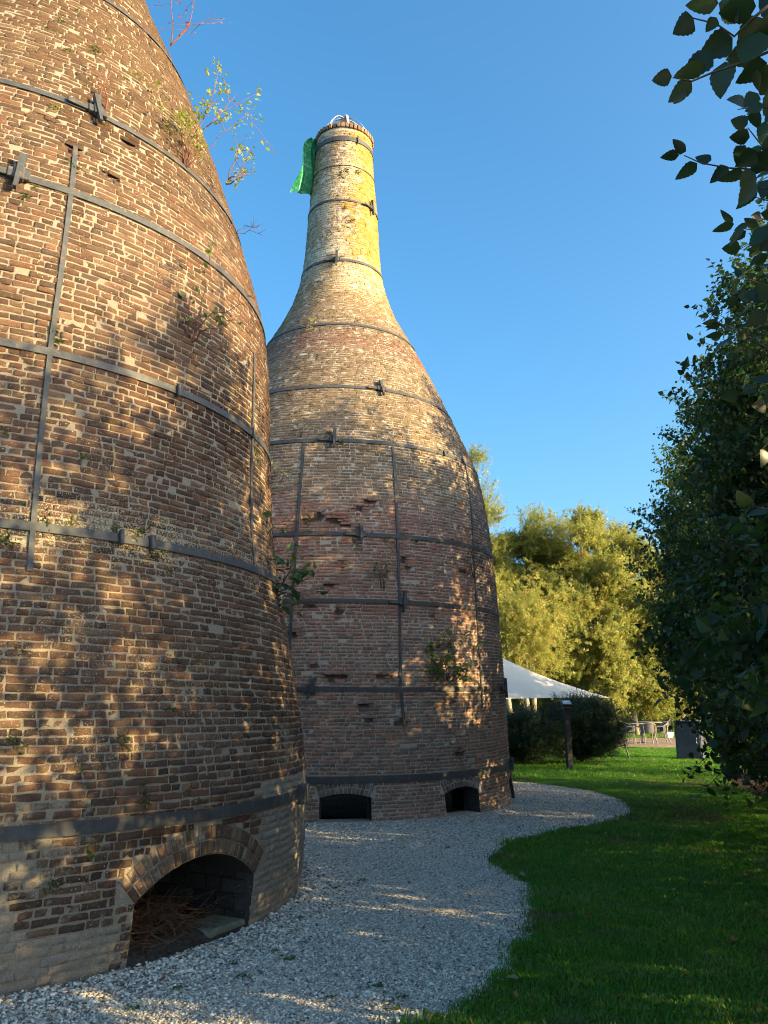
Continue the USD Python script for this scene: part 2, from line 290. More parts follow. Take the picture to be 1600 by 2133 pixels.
# ------------------------------------------------------------------ kilns
def bricks(th0, th1, s0, s1, proud, pr, pz, ps, rng, fine):
    """th0..: arrays of brick extents (angle; arc length along the profile). Returns vertices (n,k,3) and the faces of one brick."""
    n = len(th0); S_ = lambda s: (np.interp(s, ps, pr), np.interp(s, ps, pz))
    dr = np.gradient(pr, ps); dz = np.gradient(pz, ps)
    rm = np.interp((s0 + s1) / 2, ps, pr); w = (th1 - th0) * rm; h = s1 - s0
    if fine:
        cu = np.clip(.006 / w, 0, .3); cv = np.clip(.0055 / h, 0, .3); o = np.ones(n)
        U = np.stack([0 * o, cu, .5 * o, 1 - cu, o], 1); V = np.stack([0 * o, cv, 1 - cv, o], 1)
    else:
        cu = np.clip(.005 / w, 0, .35); cv = np.clip(.0045 / h, 0, .35); o = np.ones(n)
        U = np.stack([0 * o, cu, 1 - cu, o], 1); V = np.stack([0 * o, cv, 1 - cv, o], 1)
    a, b = U.shape[1], V.shape[1]
    u = np.repeat(U[:, :, None], b, 2); v = np.repeat(V[:, None, :], a, 1)
    border = np.zeros((a, b), bool); border[[0, -1]] = True; border[:, [0, -1]] = True
    d = np.where(border[None], -.009, proud[:, None, None] + rng.normal(0, .0022, (n, a, b)))
    u = u + rng.normal(0, .0035, u.shape) / w[:, None, None]; v = v + rng.normal(0, .0030, v.shape) / h[:, None, None]
    tw = rng.normal(0, .0016, n)[:, None, None]                                       # each brick sits a little crooked
    th = th0[:, None, None] + u * (th1 - th0)[:, None, None]; s = s0[:, None, None] + v * h[:, None, None] + tw * (u - .5) * 2
    d = d + np.where(border[None], 0, rng.normal(0, .003, n)[:, None, None] * (u - .5) * 2)
    r, z = S_(s); nr, nz = np.interp(s, ps, dz), -np.interp(s, ps, dr)
    R = r + d * nr; P = np.stack([R * np.cos(th), R * np.sin(th), z + d * nz], -1).reshape(n, a * b, 3)
    F = []
    for i in range(a - 1):
        for j in range(b - 1):
            p = i * b + j; F += [(p, p + b, p + b + 1), (p, p + b + 1, p + 1)]
    return P, np.array(F)

def band_mesh(th0, th1, zc, h, off, t, pr, pz, ps, n=180, wob=.003, seed=0, slope=0):
    """flat iron band lying on the wall from angle th0 to th1"""
    th = np.linspace(th0, th1, n); rng = np.random.default_rng(seed)
    w = np.interp(np.arange(n), np.linspace(0, n - 1, 24), rng.normal(0, wob, 24))
    zc = zc + w; out = []
    for dz_, o in ((-h / 2, off), (-h / 2, off + t), (h / 2, off + t), (h / 2, off)):
        z = zc + dz_; out.append(np.stack([(np.interp(z, pz, pr) + o) * np.cos(th), (np.interp(z, pz, pr) + o) * np.sin(th), z], 1))
    v = np.stack(out, 1).reshape(-1, 3); q = []
    for i in range(n - 1):
        for k in range(4): q.append((i * 4 + k, i * 4 + (k + 1) % 4, (i + 1) * 4 + (k + 1) % 4, (i + 1) * 4 + k))
    q = np.array(q)[:, ::-1]; f = np.vstack([q[:, [0, 1, 2]], q[:, [0, 2, 3]], [[0, 1, 2], [0, 2, 3], [(n - 1) * 4 + 2, (n - 1) * 4 + 1, (n - 1) * 4], [(n - 1) * 4 + 3, (n - 1) * 4 + 2, (n - 1) * 4]]])
    return v, f

def strap_mesh(zz, tt, w, off, t, pr, pz):
    z = np.linspace(zz[0], zz[-1], 40); th = np.interp(z, zz, tt); r = np.interp(z, pz, pr); out = []
    for dt, o in ((-w / 2, off), (-w / 2, off + t), (w / 2, off + t), (w / 2, off)):
        a = th + dt / r; out.append(np.stack([(r + o) * np.cos(a), (r + o) * np.sin(a), z], 1))
    n = len(z); v = np.stack(out, 1).reshape(-1, 3); q = []
    for i in range(n - 1):
        for k in range(4): q.append((i * 4 + k, i * 4 + (k + 1) % 4, (i + 1) * 4 + (k + 1) % 4, (i + 1) * 4 + k))
    q = np.array(q); return v, np.vstack([q[:, [0, 1, 2]], q[:, [0, 2, 3]], [[0, 2, 1], [0, 3, 2], [(n - 1) * 4, (n - 1) * 4 + 1, (n - 1) * 4 + 2], [(n - 1) * 4, (n - 1) * 4 + 2, (n - 1) * 4 + 3]]])

def on_wall(th, z, off, pr, pz):
    """frame on the wall: x along the hoop, y up the wall, z outward"""
    e = .05; r = np.interp(z, pz, pr); dr = (np.interp(z + e, pz, pr) - np.interp(z - e, pz, pr)) / (2 * e)
    up = np.array([dr * math.cos(th), dr * math.sin(th), 1.0]); up /= np.linalg.norm(up); tx = np.array([-math.sin(th), math.cos(th), 0]); nn = np.cross(tx, up)
    return np.stack([tx, up, nn], 1), np.array([r * math.cos(th), r * math.sin(th), z]) + nn * off

def kiln(name, label, C, lean, prof, openings, vis, hoops, straps, colour, wearf, mat, course, lens, fine, seed, ztop, erode0, joint, lost, broken):
    rng = np.random.default_rng(seed); bk = np.array(broken, float); bk[:, 0] = np.radians(bk[:, 0]); bs = np.random.default_rng(seed + 1).uniform(.035, .085, (len(bk), 2)) * [1.5, .75]
    def hole(T, Zz):
        T, Zz = np.broadcast_arrays(T, Zz); h = np.zeros(T.shape); rr_ = np.interp(Zz, np.array(prof)[:, 0], np.array(prof)[:, 1])
        for (t_, z_), (a_, b_) in zip(bk, bs):
            dt = np.angle(np.exp(1j * (T - t_))) * rr_; h = np.maximum(h, np.clip(1.5 - np.hypot(dt / a_, (Zz - z_) / b_), 0, 1))
        return h
    erode = lambda T, Zz, P: erode0(T, Zz, P) + .05 * hole(T, Zz)
    Z, R = np.array(prof, float).T; pc = PchipInterpolator(Z, R)
    pz = np.linspace(0, ztop, 700); pr = pc(pz); ps = np.r_[0, np.cumsum(np.hypot(np.diff(pz), np.diff(pr)))]
    a = np.array([lean[0], lean[1], 1.0]); B = frame(a, (1, 0, 0))
    k = thing(name, label, 'kiln', (C[0], C[1], 0), M=B); kp = str(k.GetPath())
    # --- masonry core, with the bed of mortar as its surface
    na, nz_ = 300, int(ztop / .065)
    zz = np.linspace(-.25, ztop, nz_); th = np.arange(na) * 2 * np.pi / na
    T, ZZ = np.meshgrid(th, zz); RR = pc(np.clip(ZZ, 0, ztop))
    P = np.stack([RR * np.cos(T), RR * np.sin(T), ZZ], -1)
    er = erode(T, ZZ, P)
    RR = RR - .0022 - er
    P = np.stack([RR * np.cos(T), RR * np.sin(T), ZZ], -1).reshape(-1, 3)
    i, j = np.meshgrid(np.arange(nz_ - 1), np.arange(na), indexing='ij')
    q = np.stack([i * na + j, i * na + (j + 1) % na, (i + 1) * na + (j + 1) % na, (i + 1) * na + j], -1).reshape(-1, 4)
    nb = len(P); P = np.vstack([P, [0, 0, -.25], [0, 0, ztop]])
    f = np.vstack([q[:, [0, 1, 2]], q[:, [0, 2, 3]], [[nb, (c + 1) % na, c] for c in range(na)], [[nb + 1, nb - na + c, nb - na + (c + 1) % na] for c in range(na)]])
    core = m3.Manifold(m3.Mesh(P.astype(np.float32), f.astype(np.uint32)))
    arcs = []
    for o in openings:
        w, hs, ha, tc, dep = o['w'], o['hs'], o['ha'], math.radians(o['th']), o['depth']
        Ra = ((w / 2) ** 2 + (ha - hs) ** 2) / (2 * (ha - hs)); zc = ha - Ra; ph = math.asin(w / 2 / Ra); arcs.append((Ra, zc, ph))
        aa = np.linspace(ph, -ph, 13)
        pts = [(-w / 2, o['z0']), (w / 2, o['z0'])] + [(Ra * math.sin(x), zc + Ra * math.cos(x)) for x in aa]
        r0 = float(pc(.2)); cs = m3.CrossSection([np.array(pts)])
        pr_ = cs.extrude(dep + .5)                      # local: x = along the wall, y = height, z = outward
        # outward along tc: map x -> tangent, y -> z, z -> radial
        A = np.zeros((3, 4)); A[:, 0] = [-math.sin(tc), math.cos(tc), 0]; A[:, 1] = [0, 0, 1]; A[:, 2] = [math.cos(tc), math.sin(tc), 0]; A[:, 3] = A[:, 2] * (r0 - dep)
        core = core - pr_.transform(A)
    mm = core.to_mesh(); cv, cf = np.array(mm.vert_properties[:, :3]), np.array(mm.tri_verts)
    cth = np.arctan2(cv[:, 1], cv[:, 0]); crr = np.hypot(cv[:, 0], cv[:, 1])
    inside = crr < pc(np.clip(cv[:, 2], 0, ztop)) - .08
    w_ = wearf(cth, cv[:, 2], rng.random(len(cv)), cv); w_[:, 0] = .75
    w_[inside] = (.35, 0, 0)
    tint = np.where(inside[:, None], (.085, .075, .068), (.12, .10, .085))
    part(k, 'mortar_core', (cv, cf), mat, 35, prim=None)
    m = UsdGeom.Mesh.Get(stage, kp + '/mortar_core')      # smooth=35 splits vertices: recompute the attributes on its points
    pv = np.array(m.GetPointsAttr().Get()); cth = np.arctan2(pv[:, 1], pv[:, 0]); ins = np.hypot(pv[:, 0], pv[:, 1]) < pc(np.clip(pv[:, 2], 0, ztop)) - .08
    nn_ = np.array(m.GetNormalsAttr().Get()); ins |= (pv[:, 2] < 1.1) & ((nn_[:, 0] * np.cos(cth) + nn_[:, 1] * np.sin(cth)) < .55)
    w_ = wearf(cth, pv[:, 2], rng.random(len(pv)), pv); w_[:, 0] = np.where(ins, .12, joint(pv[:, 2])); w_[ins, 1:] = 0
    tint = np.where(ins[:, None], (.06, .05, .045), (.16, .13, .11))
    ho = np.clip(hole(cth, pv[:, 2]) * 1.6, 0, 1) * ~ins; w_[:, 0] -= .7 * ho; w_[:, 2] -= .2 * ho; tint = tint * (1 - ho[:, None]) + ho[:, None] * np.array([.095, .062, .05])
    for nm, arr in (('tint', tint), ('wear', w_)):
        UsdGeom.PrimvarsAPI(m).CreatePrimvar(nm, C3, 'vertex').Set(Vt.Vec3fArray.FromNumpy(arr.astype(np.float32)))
    # --- courses of bricks
    t0, t1, s0, s1 = [], [], [], []
    nc = int((ps[-1] - .02) / course); j = .0075
    for c in range(nc):
        sa, sb = c * course + j / 2, (c + 1) * course - j / 2; r = np.interp((sa + sb) / 2, ps, pr); z = np.interp((sa + sb) / 2, ps, pz)
        circ = 2 * np.pi * r; mx = int(circ / (lens[0] * .8)) + 4
        ln = np.where(rng.random(mx) < (.36 if c % 2 else .56), lens[1], lens[0]) * rng.normal(1, .05, mx)
        st = np.r_[0, np.cumsum(ln + j)]; nb_ = np.searchsorted(st, circ); st = st[:nb_] * circ / st[nb_ - 1] if nb_ > 1 else st
        a0 = st[:-1] / r; a1 = st[1:] / r - j / r; off = vis[1] + rng.random() * .1                     # the seam lies on the hidden side
        a0, a1 = a0 + off, a1 + off
        keep = np.ones(len(a0), bool)
        for o, (Ra, zc, ph) in zip(openings, arcs):
            tc = math.radians(o['th']); ring = o['ring']
            if z < o['hs']: hw = o['w'] / 2 + .003
            else:
                ro = Ra + ring + .012; hh = z - zc
                hw = math.sqrt(max(ro ** 2 - hh ** 2, 0)); hw = min(hw, (ro) * math.sin(ph) + .0)
                if hh > ro or z > zc + ro: hw = 0
            if hw <= 0: continue
            da = math.asin(min(.95, hw / r)); lo, hi = tc - da, tc + da
            for sh in (0, 2 * np.pi, -2 * np.pi):
                l_, h_ = lo + sh, hi + sh
                keep &= ~((a0 > l_ - .01) & (a1 < h_ + .01))
                cl = (a0 < l_) & (a1 > l_); a1 = np.where(cl, l_, a1)
                cr = (a0 < h_) & (a1 > h_) & ~cl; a0 = np.where(cr, h_, a0)
        keep &= (a1 - a0) * r > .03
        keep &= hole((a0 + a1) / 2, np.full(len(a0), z)) < .45 + .3 * rng.random(len(a0))
        t0.append(a0[keep]); t1.append(a1[keep]); s0.append(np.full(keep.sum(), sa)); s1.append(np.full(keep.sum(), sb))
    t0, t1, s0, s1 = map(np.concatenate, (t0, t1, s0, s1)); s0 = s0 + rng.normal(0, .0014, len(s0)); s1 = s1 + rng.normal(0, .0014, len(s0))
    tm = (t0 + t1) / 2; zm = np.interp((s0 + s1) / 2, ps, pz); rm = np.interp(zm, pz, pr); cen = np.stack([rm * np.cos(tm), rm * np.sin(tm), zm], 1)
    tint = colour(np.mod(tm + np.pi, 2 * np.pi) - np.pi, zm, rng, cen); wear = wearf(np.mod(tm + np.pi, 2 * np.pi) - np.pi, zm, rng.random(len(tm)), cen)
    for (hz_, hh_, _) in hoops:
        st = np.clip(1 - (hz_ - zm) / .45, 0, 1) * (zm < hz_) * np.clip(nz(cen * [1, 1, .12], 5, 40) * 2.2 - .8, 0, 1); tint = tint * (1 - .42 * st[:, None] * np.array([.75, .95, 1.0]))
    proud = rng.normal(.0042, .0024, len(tm)) - .5 * erode(tm, zm, cen)
    proud = np.where(rng.random(len(tm)) < lost, -.010, proud)                        # weathered back into the joint
    wc = cen @ B.T + np.array([C[0], C[1], 0]); px, py, F = project(wc); nrm = np.stack([np.cos(tm), np.sin(tm), 0 * tm], 1) @ B.T; dv = EYE - wc; dist = np.linalg.norm(dv, axis=1)
    facing = (nrm * dv).sum(1) / dist
    infr = (F > 0) & (px > -20) & (px < 1620) & (py > -20) & (py < 2150) & (facing > .12)
    area = np.where(infr, facing / dist ** 2 * (t1 - t0) * rm, 0)
    order = np.argsort(-area); single = np.zeros(len(tm), bool); single[order[:300]] = area[order[:300]] > 0
    face = facing > -.25
    acc = []
    for sel, fi in ((~single & face, fine), (~single & ~face, False)):
        P, Fc = bricks(t0[sel], t1[sel], s0[sel], s1[sel], proud[sel], pr, pz, ps, rng, fi); nbk, kk, _ = P.shape
        acc.append((P.reshape(-1, 3), (Fc[None] + np.arange(nbk)[:, None, None] * kk).reshape(-1, 3), np.repeat(tint[sel], kk, 0), np.repeat(wear[sel], kk, 0)))
    V, Fa = cat([(x[0], x[1]) for x in acc])
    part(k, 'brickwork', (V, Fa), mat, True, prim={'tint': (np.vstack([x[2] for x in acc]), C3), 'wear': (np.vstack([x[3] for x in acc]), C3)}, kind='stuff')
    P, Fc = bricks(t0[single], t1[single], s0[single], s1[single], proud[single], pr, pz, ps, rng, True)
    for q_, ti, we in zip(P, tint[single], wear[single]):
        part(k, 'brick', (q_, Fc), mat, True, prim={'tint': (np.repeat(ti[None], len(q_), 0), C3), 'wear': (np.repeat(we[None], len(q_), 0), C3)})
    # --- arch bricks of the openings (two rings), set on edge
    for o, (Ra, zc, ph) in zip(openings, arcs):
        tc = math.radians(o['th']); ring = o['ring']
        for row, (ra, rb) in enumerate(((Ra + .004, Ra + ring * .5 - .004), (Ra + ring * .5 + .006, Ra + ring))):
            nv = max(6, int(round(2 * ph * (ra + rb) / 2 / .058)))
            for e in range(nv):
                f0, f1 = -ph + 2 * ph * (e + .09) / nv, -ph + 2 * ph * (e + .91) / nv; c_ = min(.008 / ra, (f1 - f0) * .25); pts = []
                pr0 = .009 + rng.normal(0, .003)
                for (A0, A1, b0, b1, dd) in ((f0, f1, ra, rb, -.05), (f0, f1, ra, rb, pr0 - .008), (f0 + c_, f1 - c_, ra + .008, rb - .008, pr0)):
                    for fa, rr in ((A0, b0), (A1, b0), (A1, b1), (A0, b1)):
                        fa += rng.normal(0, .0012); rr += rng.normal(0, .0012)
                        t_, z_ = rr * math.sin(fa), zc + rr * math.cos(fa); r_ = float(np.interp(z_, pz, pr)); al = tc + math.asin(t_ / r_)
                        pts.append(((r_ + dd) * math.cos(al), (r_ + dd) * math.sin(al), z_))
                fc = [(8, 9, 10), (8, 10, 11)]
                for lv in (0, 4):
                    for k_ in range(4): fc += [(lv + k_, lv + (k_ + 1) % 4, lv + 4 + (k_ + 1) % 4), (lv + k_, lv + 4 + (k_ + 1) % 4, lv + 4 + k_)]
                ti = np.array(o['tint']) * rng.uniform(.65, 1.35); we = np.array((.30 + .2 * rng.random(), 0, .3))
                part(k, 'arch_brick', (np.array(pts), np.array(fc)), mat, False, prim={'tint': (np.repeat(ti[None], 12, 0), C3), 'wear': (np.repeat(we[None], 12, 0), C3)})
    # --- iron hoops with their keyed clamps, vertical straps
    for (z, h, clamps) in hoops:
        hp = part(k, 'iron_hoop', band_mesh(0, 2 * np.pi, z, h * .84, .007, .010, pr, pz, ps, seed=int(z * 100)), M['iron'], 30)
        for cd in clamps:
            tdeg, kind = cd[:2]; tilt = cd[2] if len(cd) > 2 else .0
            A, o_ = on_wall(math.radians(tdeg), z, .03, pr, pz); Rt = A @ rz(tilt)
            if kind == 'key':
                part(hp, 'clamp', cat([xf(rbox(.16, h * 1.25, .035, (0, 0, .004)), A, o_), xf(rbox(.075, h * 1.7, .05, (0, 0, .01)), A, o_), xf(rbox(.20, h * .8, .02, (-.15, 0, .0)), A, o_)]), M['iron'], 30)
                w = trimesh.convex.convex_hull([(x * sx, y, zz_) for y, sx in ((.17, 1.3), (-.16, .6)) for x in (-.02, .02) for zz_ in (.004, .05)])
                part(hp, 'wedge_key', xf(w, Rt, o_), M['iron'], 30)
            elif kind == 'lap':
                part(hp, 'clamp', xf(rbox(.03, h * 1.5, .03, (0, 0, .002)), A, o_), M['iron'], 30)
            else:   # bolted lugs
                part(hp, 'clamp', cat([xf(rbox(.035, h * 1.7, .07, (x, 0, .02)), A, o_) for x in (-.05, .05)]), M['iron'], 30)
                for y in (-h * .6, h * .6):
                    part(hp, 'bolt', xf(cat([tube([(-.12, 0, 0), (.12, 0, 0)], .012, 8), tube([(-.115, 0, 0), (-.09, 0, 0)], .022, 6), tube([(.09, 0, 0), (.115, 0, 0)], .022, 6)]), A, o_ + A @ np.array([0, y, .035])), M['iron'], 30)
    for zz, tt, w in straps:
        part(k, 'iron_strap', strap_mesh(zz, np.radians(tt), w, .004, .011, pr, pz), M['iron'], 30)
    return k, B, pc, pr, pz, ps, arcs

def nz(P, s, seed=0): return meshkit.noise(np.asarray(P) * s + 31.7, seed)
def pick(rng, n, pal, wts):
    pal = np.array(pal); pal = 1.38 * (.82 * pal + .18 * pal.mean(1, keepdims=True) * np.array([1.06, .99, .93])); pal = .68 * pal + .32 * pal.mean(0); return pal[rng.choice(len(pal), n, p=np.array(wts) / sum(wts))] * rng.normal(1, .12, (n, 1)).clip(.6, 1.5)

def colour1(th, z, rng, c):
    n = len(z); K = .63
    base = pick(rng, n, [(.150, .082, .050), (.105, .064, .046), (.185, .088, .050), (.070, .052, .045), (.205, .125, .075), (.130, .066, .050)], [5, 4, 3, 2, 2, 2])
    up = np.clip((z - 5.0) / 2.5, 0, 1)[:, None]
    base = base * (1 - .35 * up) + .35 * up * np.array([.30, .195, .105])
    dk = np.clip((nz(c, .8, 4) - .45) * 3, 0, 1)[:, None] * (1 - up)
    base = base * (1 - .45 * dk)
    base = base * (K - .20 * up)
    wash = ((th > math.radians(-22)) & (z < 1.0))[:, None] | ((th < math.radians(-44)) & (z < .8) & (nz(c, 2.2, 8) > .42))[:, None]
    return np.where(wash, base * .5 + .5 * np.array([.40, .38, .335]), base)
def wear1(th, z, u, c):
    c = np.asarray(c); n1 = nz(c, 1.1, 1); n2 = nz(c, 2.7, 2)
    low = np.clip(1 - z / 1.1, 0, 1)
    left = np.clip((math.radians(-38) - th) / .3, 0, 1)
    sm = .05 + .40 * (n1 * .55 + n2 * .45) ** 1.2 + .15 * low * (.45 + .55 * left) + .10 * (u - .5) + .30 * np.clip(1.25 - np.abs(z - .9) / 1.3, 0, 1).clip(0, 1) * (.3 + .7 * left) * np.clip((nz(c, 1.7, 33) - .42) * 3, 0, 1)
    low2 = np.clip(1 - z / .35, 0, 1); sm += .13 * low2
    pale = .36 + .21 * (nz(c, 1.6, 3) * .6 + nz(c, 5, 9) * .4)  - .02 * np.clip((z - 4.2) / 2.0, 0, 1)
    pale = pale + .12 * np.clip(1 - np.abs(z - 2.75) / .35, 0, 1)
    return np.stack([sm, np.full_like(z, .12), pale], 1)
def erode1(T, Zz, P):
    P = np.stack(np.broadcast_arrays(P[..., 0], P[..., 1], P[..., 2]), -1)
    return .008 * np.clip(nz(P, 6, 5) - .55, 0, 1) * 2 + .012 * np.clip(nz(P, 14, 6) - .62, 0, 1) * 2

P1 = [(0, 3.150), (.45, 3.185), (.85, 3.186), (1.8, 3.055), (2.55, 2.915), (2.73, 2.885), (3.2, 2.80), (4.05, 2.732), (4.8, 2.70), (5.46, 2.622), (6.0, 2.48), (6.49, 2.325), (7.4, 2.02), (8.39, 1.632), (9.3, 1.22), (10.1, .95), (10.9, .84), (12, .75), (13.2, .66)]
open1 = [dict(th=-32.3, w=1.12, hs=.365, ha=.58, depth=2.1, ring=.19, z0=-.02, tint=(.15, .095, .065))]
hoops1 = [(.85, .095, [(-6.5, 'bolt')]), (2.73, .075, [(-45.3, 'lap'), (-40.5, 'lap')]), (4.05, .070, [(-35.4, 'lap'), (-12.6, 'lap')]), (5.46, .072, [(-64.3, 'key', -.1)]), (6.49, .066, [(-51.6, 'key', .08)]), (8.39, .060, [])]
straps1 = [((2.42, 2.79, 4.1, 5.47, 5.98), (-57.0, -57.0, -56.9, -56.1, -55.7), .036), ((2.78, 4.0, 4.9), (-15.2, -12.1, -11.0), .036)]
K1, B1, pc1, pr1, pz1, ps1, ar1 = kiln('lime_kiln', 'near brick lime kiln with its neck cut off by the frame', C1, (.001, .009), P1, open1, (math.radians(-150), math.radians(120)), hoops1, straps1,
    colour1, wear1, M['brick_near'], .0535, (.080, .162), True, 11, 13.2, erode1, lambda z: .70 + 0 * z, .003, [(-56.2, 5.95), (-49.1, 5.8), (-44.5, 6.32), (-61.6, 6.23)])

def colour2(th, z, rng, c):
    n = len(z); n1 = nz(c, .9, 21)
    grey = pick(rng, n, [(.115, .085, .070), (.145, .100, .082), (.095, .080, .075), (.17, .100, .078), (.20, .080, .056)], [4, 4, 2.5, 3.5, 2])
    red = pick(rng, n, [(.155, .078, .060), (.20, .090, .066), (.115, .072, .064), (.24, .105, .07)], [4, 3, 3, 1])
    olive = pick(rng, n, [(.115, .090, .062), (.14, .108, .072), (.095, .078, .060), (.17, .125, .08)], [4, 4, 2, 2])
    chim = pick(rng, n, [(.24, .17, .075), (.20, .14, .068), (.28, .205, .095), (.26, .11, .07)], [5, 4, 3, .5])
    w = lambda a, b: np.clip((z - a) / (b - a), 0, 1)[:, None]
    out = grey
    out = out + (red - out) * (w(2.6, 3.2) * (1 - w(4.6, 5.1)) * (.12 + .70 * n1[:, None])).clip(0, 1)
    out = out + (olive - out) * w(4.6, 5.2)
    rb = (1 - np.abs(z - 7.95) / .35).clip(0, 1)[:, None]; out = out + (red * .8 - out) * rb * .8
    out = out + (chim - out) * w(8.3, 9.3)
    out = out * (1.42 - .50 * w(4.6, 6.2) - .17 * w(7.5, 9.5)) * np.array([1.04, .98, .92])
    yb = ((np.abs(th - math.radians(-57.6)) < .022) & (np.abs(z - 3.66) < .026)) | ((np.abs(th - math.radians(-56.6)) < .032) & (np.abs(z - 3.575) < .026)); out = np.where(yb[:, None], (.42, .36, .20), out)
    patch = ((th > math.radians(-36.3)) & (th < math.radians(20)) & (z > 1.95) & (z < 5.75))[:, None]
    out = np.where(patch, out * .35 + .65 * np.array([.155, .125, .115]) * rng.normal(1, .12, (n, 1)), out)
    return out
def wear2(th, z, u, c):
    c = np.asarray(c); n1 = nz(c, 1.3, 12); n2 = nz(c, 3.1, 13)
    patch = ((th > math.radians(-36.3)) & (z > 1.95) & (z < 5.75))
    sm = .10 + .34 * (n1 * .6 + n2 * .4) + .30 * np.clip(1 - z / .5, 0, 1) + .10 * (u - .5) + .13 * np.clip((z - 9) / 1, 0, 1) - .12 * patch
    rightw = np.clip((th - math.radians(-112)) / 1.3, 0, 1)
    org = .08 + np.clip((z - 8.6) / 1.6, 0, 1) * (.14 + .48 * rightw) + .16 * np.clip((z - 8.6) / 1.6, 0, 1) * (nz(c, 2.6, 19) - .5) + .10 * nz(c, 1.5, 14) + .14 * np.clip(1 - np.abs(z - 2.9) / .25, 0, 1) * np.clip((th + 1.3) * 3, 0, 1)
    pale = .29 + .24 * (nz(c, 1.6, 15) * .6 + nz(c, 5, 16) * .4) + .17 * np.clip((z - 8.6) / 1.2, 0, 1)
    return np.stack([sm, org, pale], 1)
def erode2(T, Zz, P):
    P = np.stack(np.broadcast_arrays(P[..., 0], P[..., 1], P[..., 2]), -1); z = P[..., 2]
    mid = np.clip(1 - np.abs(z - 4.1) / 1.3, 0, 1)
    return (.010 + .03 * mid) * np.clip(nz(P, 5, 25) - .56, 0, 1) * 2 + .02 * np.clip(nz(P * [1, 1, 2.2], 9, 26) - .64, 0, 1) * 2
P2 = [(0, 3.20), (.3, 3.155), (.65, 3.114), (1.9, 3.06), (3.19, 2.983), (4.22, 2.91), (5.0, 2.81), (5.79, 2.655), (6.3, 2.45), (6.88, 2.185), (7.6, 1.86), (8.35, 1.485), (9.1, 1.09), (9.6, .91), (10.0, .815), (10.6, .755), (11.37, .712), (12.2, .64), (12.85, .60), (13.12, .59)]
open2 = [dict(th=-83.5, w=.735, hs=.41, ha=.47, depth=.42, ring=.165, z0=-.02, tint=(.185, .14, .12)), dict(th=-48.6, w=.735, hs=.40, ha=.475, depth=.42, ring=.165, z0=.02, tint=(.185, .14, .12)),
         dict(th=-119, w=.735, hs=.41, ha=.47, depth=.42, ring=.165, z0=-.02, tint=(.185, .14, .12)), dict(th=-12, w=.735, hs=.41, ha=.47, depth=.42, ring=.165, z0=-.02, tint=(.185, .14, .12))]
hoops2 = [(.65, .115, [(-15, 'bolt')]), (1.9, .075, [(-93, 'key', -.35), (-17, 'key', 0)]), (3.19, .072, [(-66.8, 'key', -.1)]), (4.22, .075, [(-79.6, 'key', 0)]), (5.79, .072, [(-88.3, 'key', 0), (-33, 'lap'), (-45, 'lap')]), (6.88, .068, [(-68, 'key', .05)]),
          (8.35, .062, []), (10.0, .062, [(-94.2, 'key', 0)]), (11.37, .05, [(-35, 'key', 0)]), (12.2, .012, []), (12.85, .12, [(-60, 'lap')])]
straps2 = [((1.7, 2.84, 4.23, 5.77), (-99.6, -99.5, -98.9, -98.6), .040), ((1.25, 1.9, 3.19, 4.24, 5.74), (-67.0, -68.3, -68.0, -68.0, -67.7), .040), ((1.6, 2.2, 3.2, 4.18, 5.8), (-37.2, -37, -36.5, -35.6, -30), .034), ((1.9, 4.2, 5.77), (-130, -130, -130), .05)]
K2, B2, pc2, pr2, pz2, ps2, ar2 = kiln('lime_kiln', 'farther brick lime kiln seen whole with yellow lichen on its chimney', C2, (.004, -.029), P2, open2, (math.radians(-190), math.radians(95)), hoops2, straps2,
    colour2, wear2, M['brick_far'], .0515, (.078, .158), False, 12, 13.12, erode2, lambda z: .74 - .22 * np.clip((z - 4.8) / 1.5, 0, 1) + .18 * np.clip((z - 8.8) / 1, 0, 1), .003, [(-88.0, 4.43), (-79.8, 4.62), (-92.5, 4.5), (-84.3, 4.35), (-96.1, 4.43), (-66.4, 3.86), (-64.9, 3.74), (-42.5, 3.76), (-92.9, 2.25), (-87.8, 2.06), (-84.5, 2.06), (-73.1, 2.07), (-98.6, 2.7), (-55.0, 2.55), (-38.2, 2.58), (-77.0, 1.45), (-68.0, 1.43), (-52.3, 1.78), (-94.4, 3.11), (-86.1, 3.02), (-76.7, 4.74), (-88.3, 3.42), (-85.3, 3.74), (-78.5, 1.67), (-48.5, 0.95)])
W2 = lambda p: np.asarray(p) @ B2.T + np.array([C2[0], C2[1], 0])
W1 = lambda p: np.asarray(p) @ B1.T + np.array([C1[0], C1[1], 0])
# rim of bricks on edge round the chimney mouth
rng = np.random.default_rng(5)
for e in range(44):
    a = 2 * np.pi * e / 44; r0 = .59
    m = rbox(.16, .068, .10 + rng.normal(0, .006), (r0 - .045 + rng.normal(0, .006), 0, 13.12 + .045), .008)
    ti = np.array((.25, .16, .095)) * rng.uniform(.7, 1.25); v = xf(m, rz(a))
    part(K2, 'rim_brick', v, M['brick_far'], False, prim={'tint': (np.repeat(ti[None], len(v[0]), 0), C3), 'wear': (np.repeat(np.array([[.3, .35, .4]]), len(v[0]), 0), C3)})
# steel cage on the mouth: flat bars bent inwards and down to the middle
for e in range(8):
    a = 2 * np.pi * (e + .25) / 8 - math.pi / 2
    t = np.linspace(0, 1, 16); rr = .60 * (1 - t) + .006; zz = 13.12 + .63 * (1 - (1 - t) ** 2.3)
    v = []
    for r_, z_ in zip(rr, zz):
        for w in (-.024, .024):
            for o in (0, .008): v.append((r_ + o, w, z_ + o))
    v = np.array(v); f = []
    for i in range(15):
        b = i * 4
        for p, q in ((0, 1), (1, 3), (3, 2), (2, 0)): f += [(b + p, b + q, b + 4 + q), (b + p, b + 4 + q, b + 4 + p)]
    part(K2, 'cage_bar', xf((v, np.array(f)), rz(a)), M['galv'], 30)
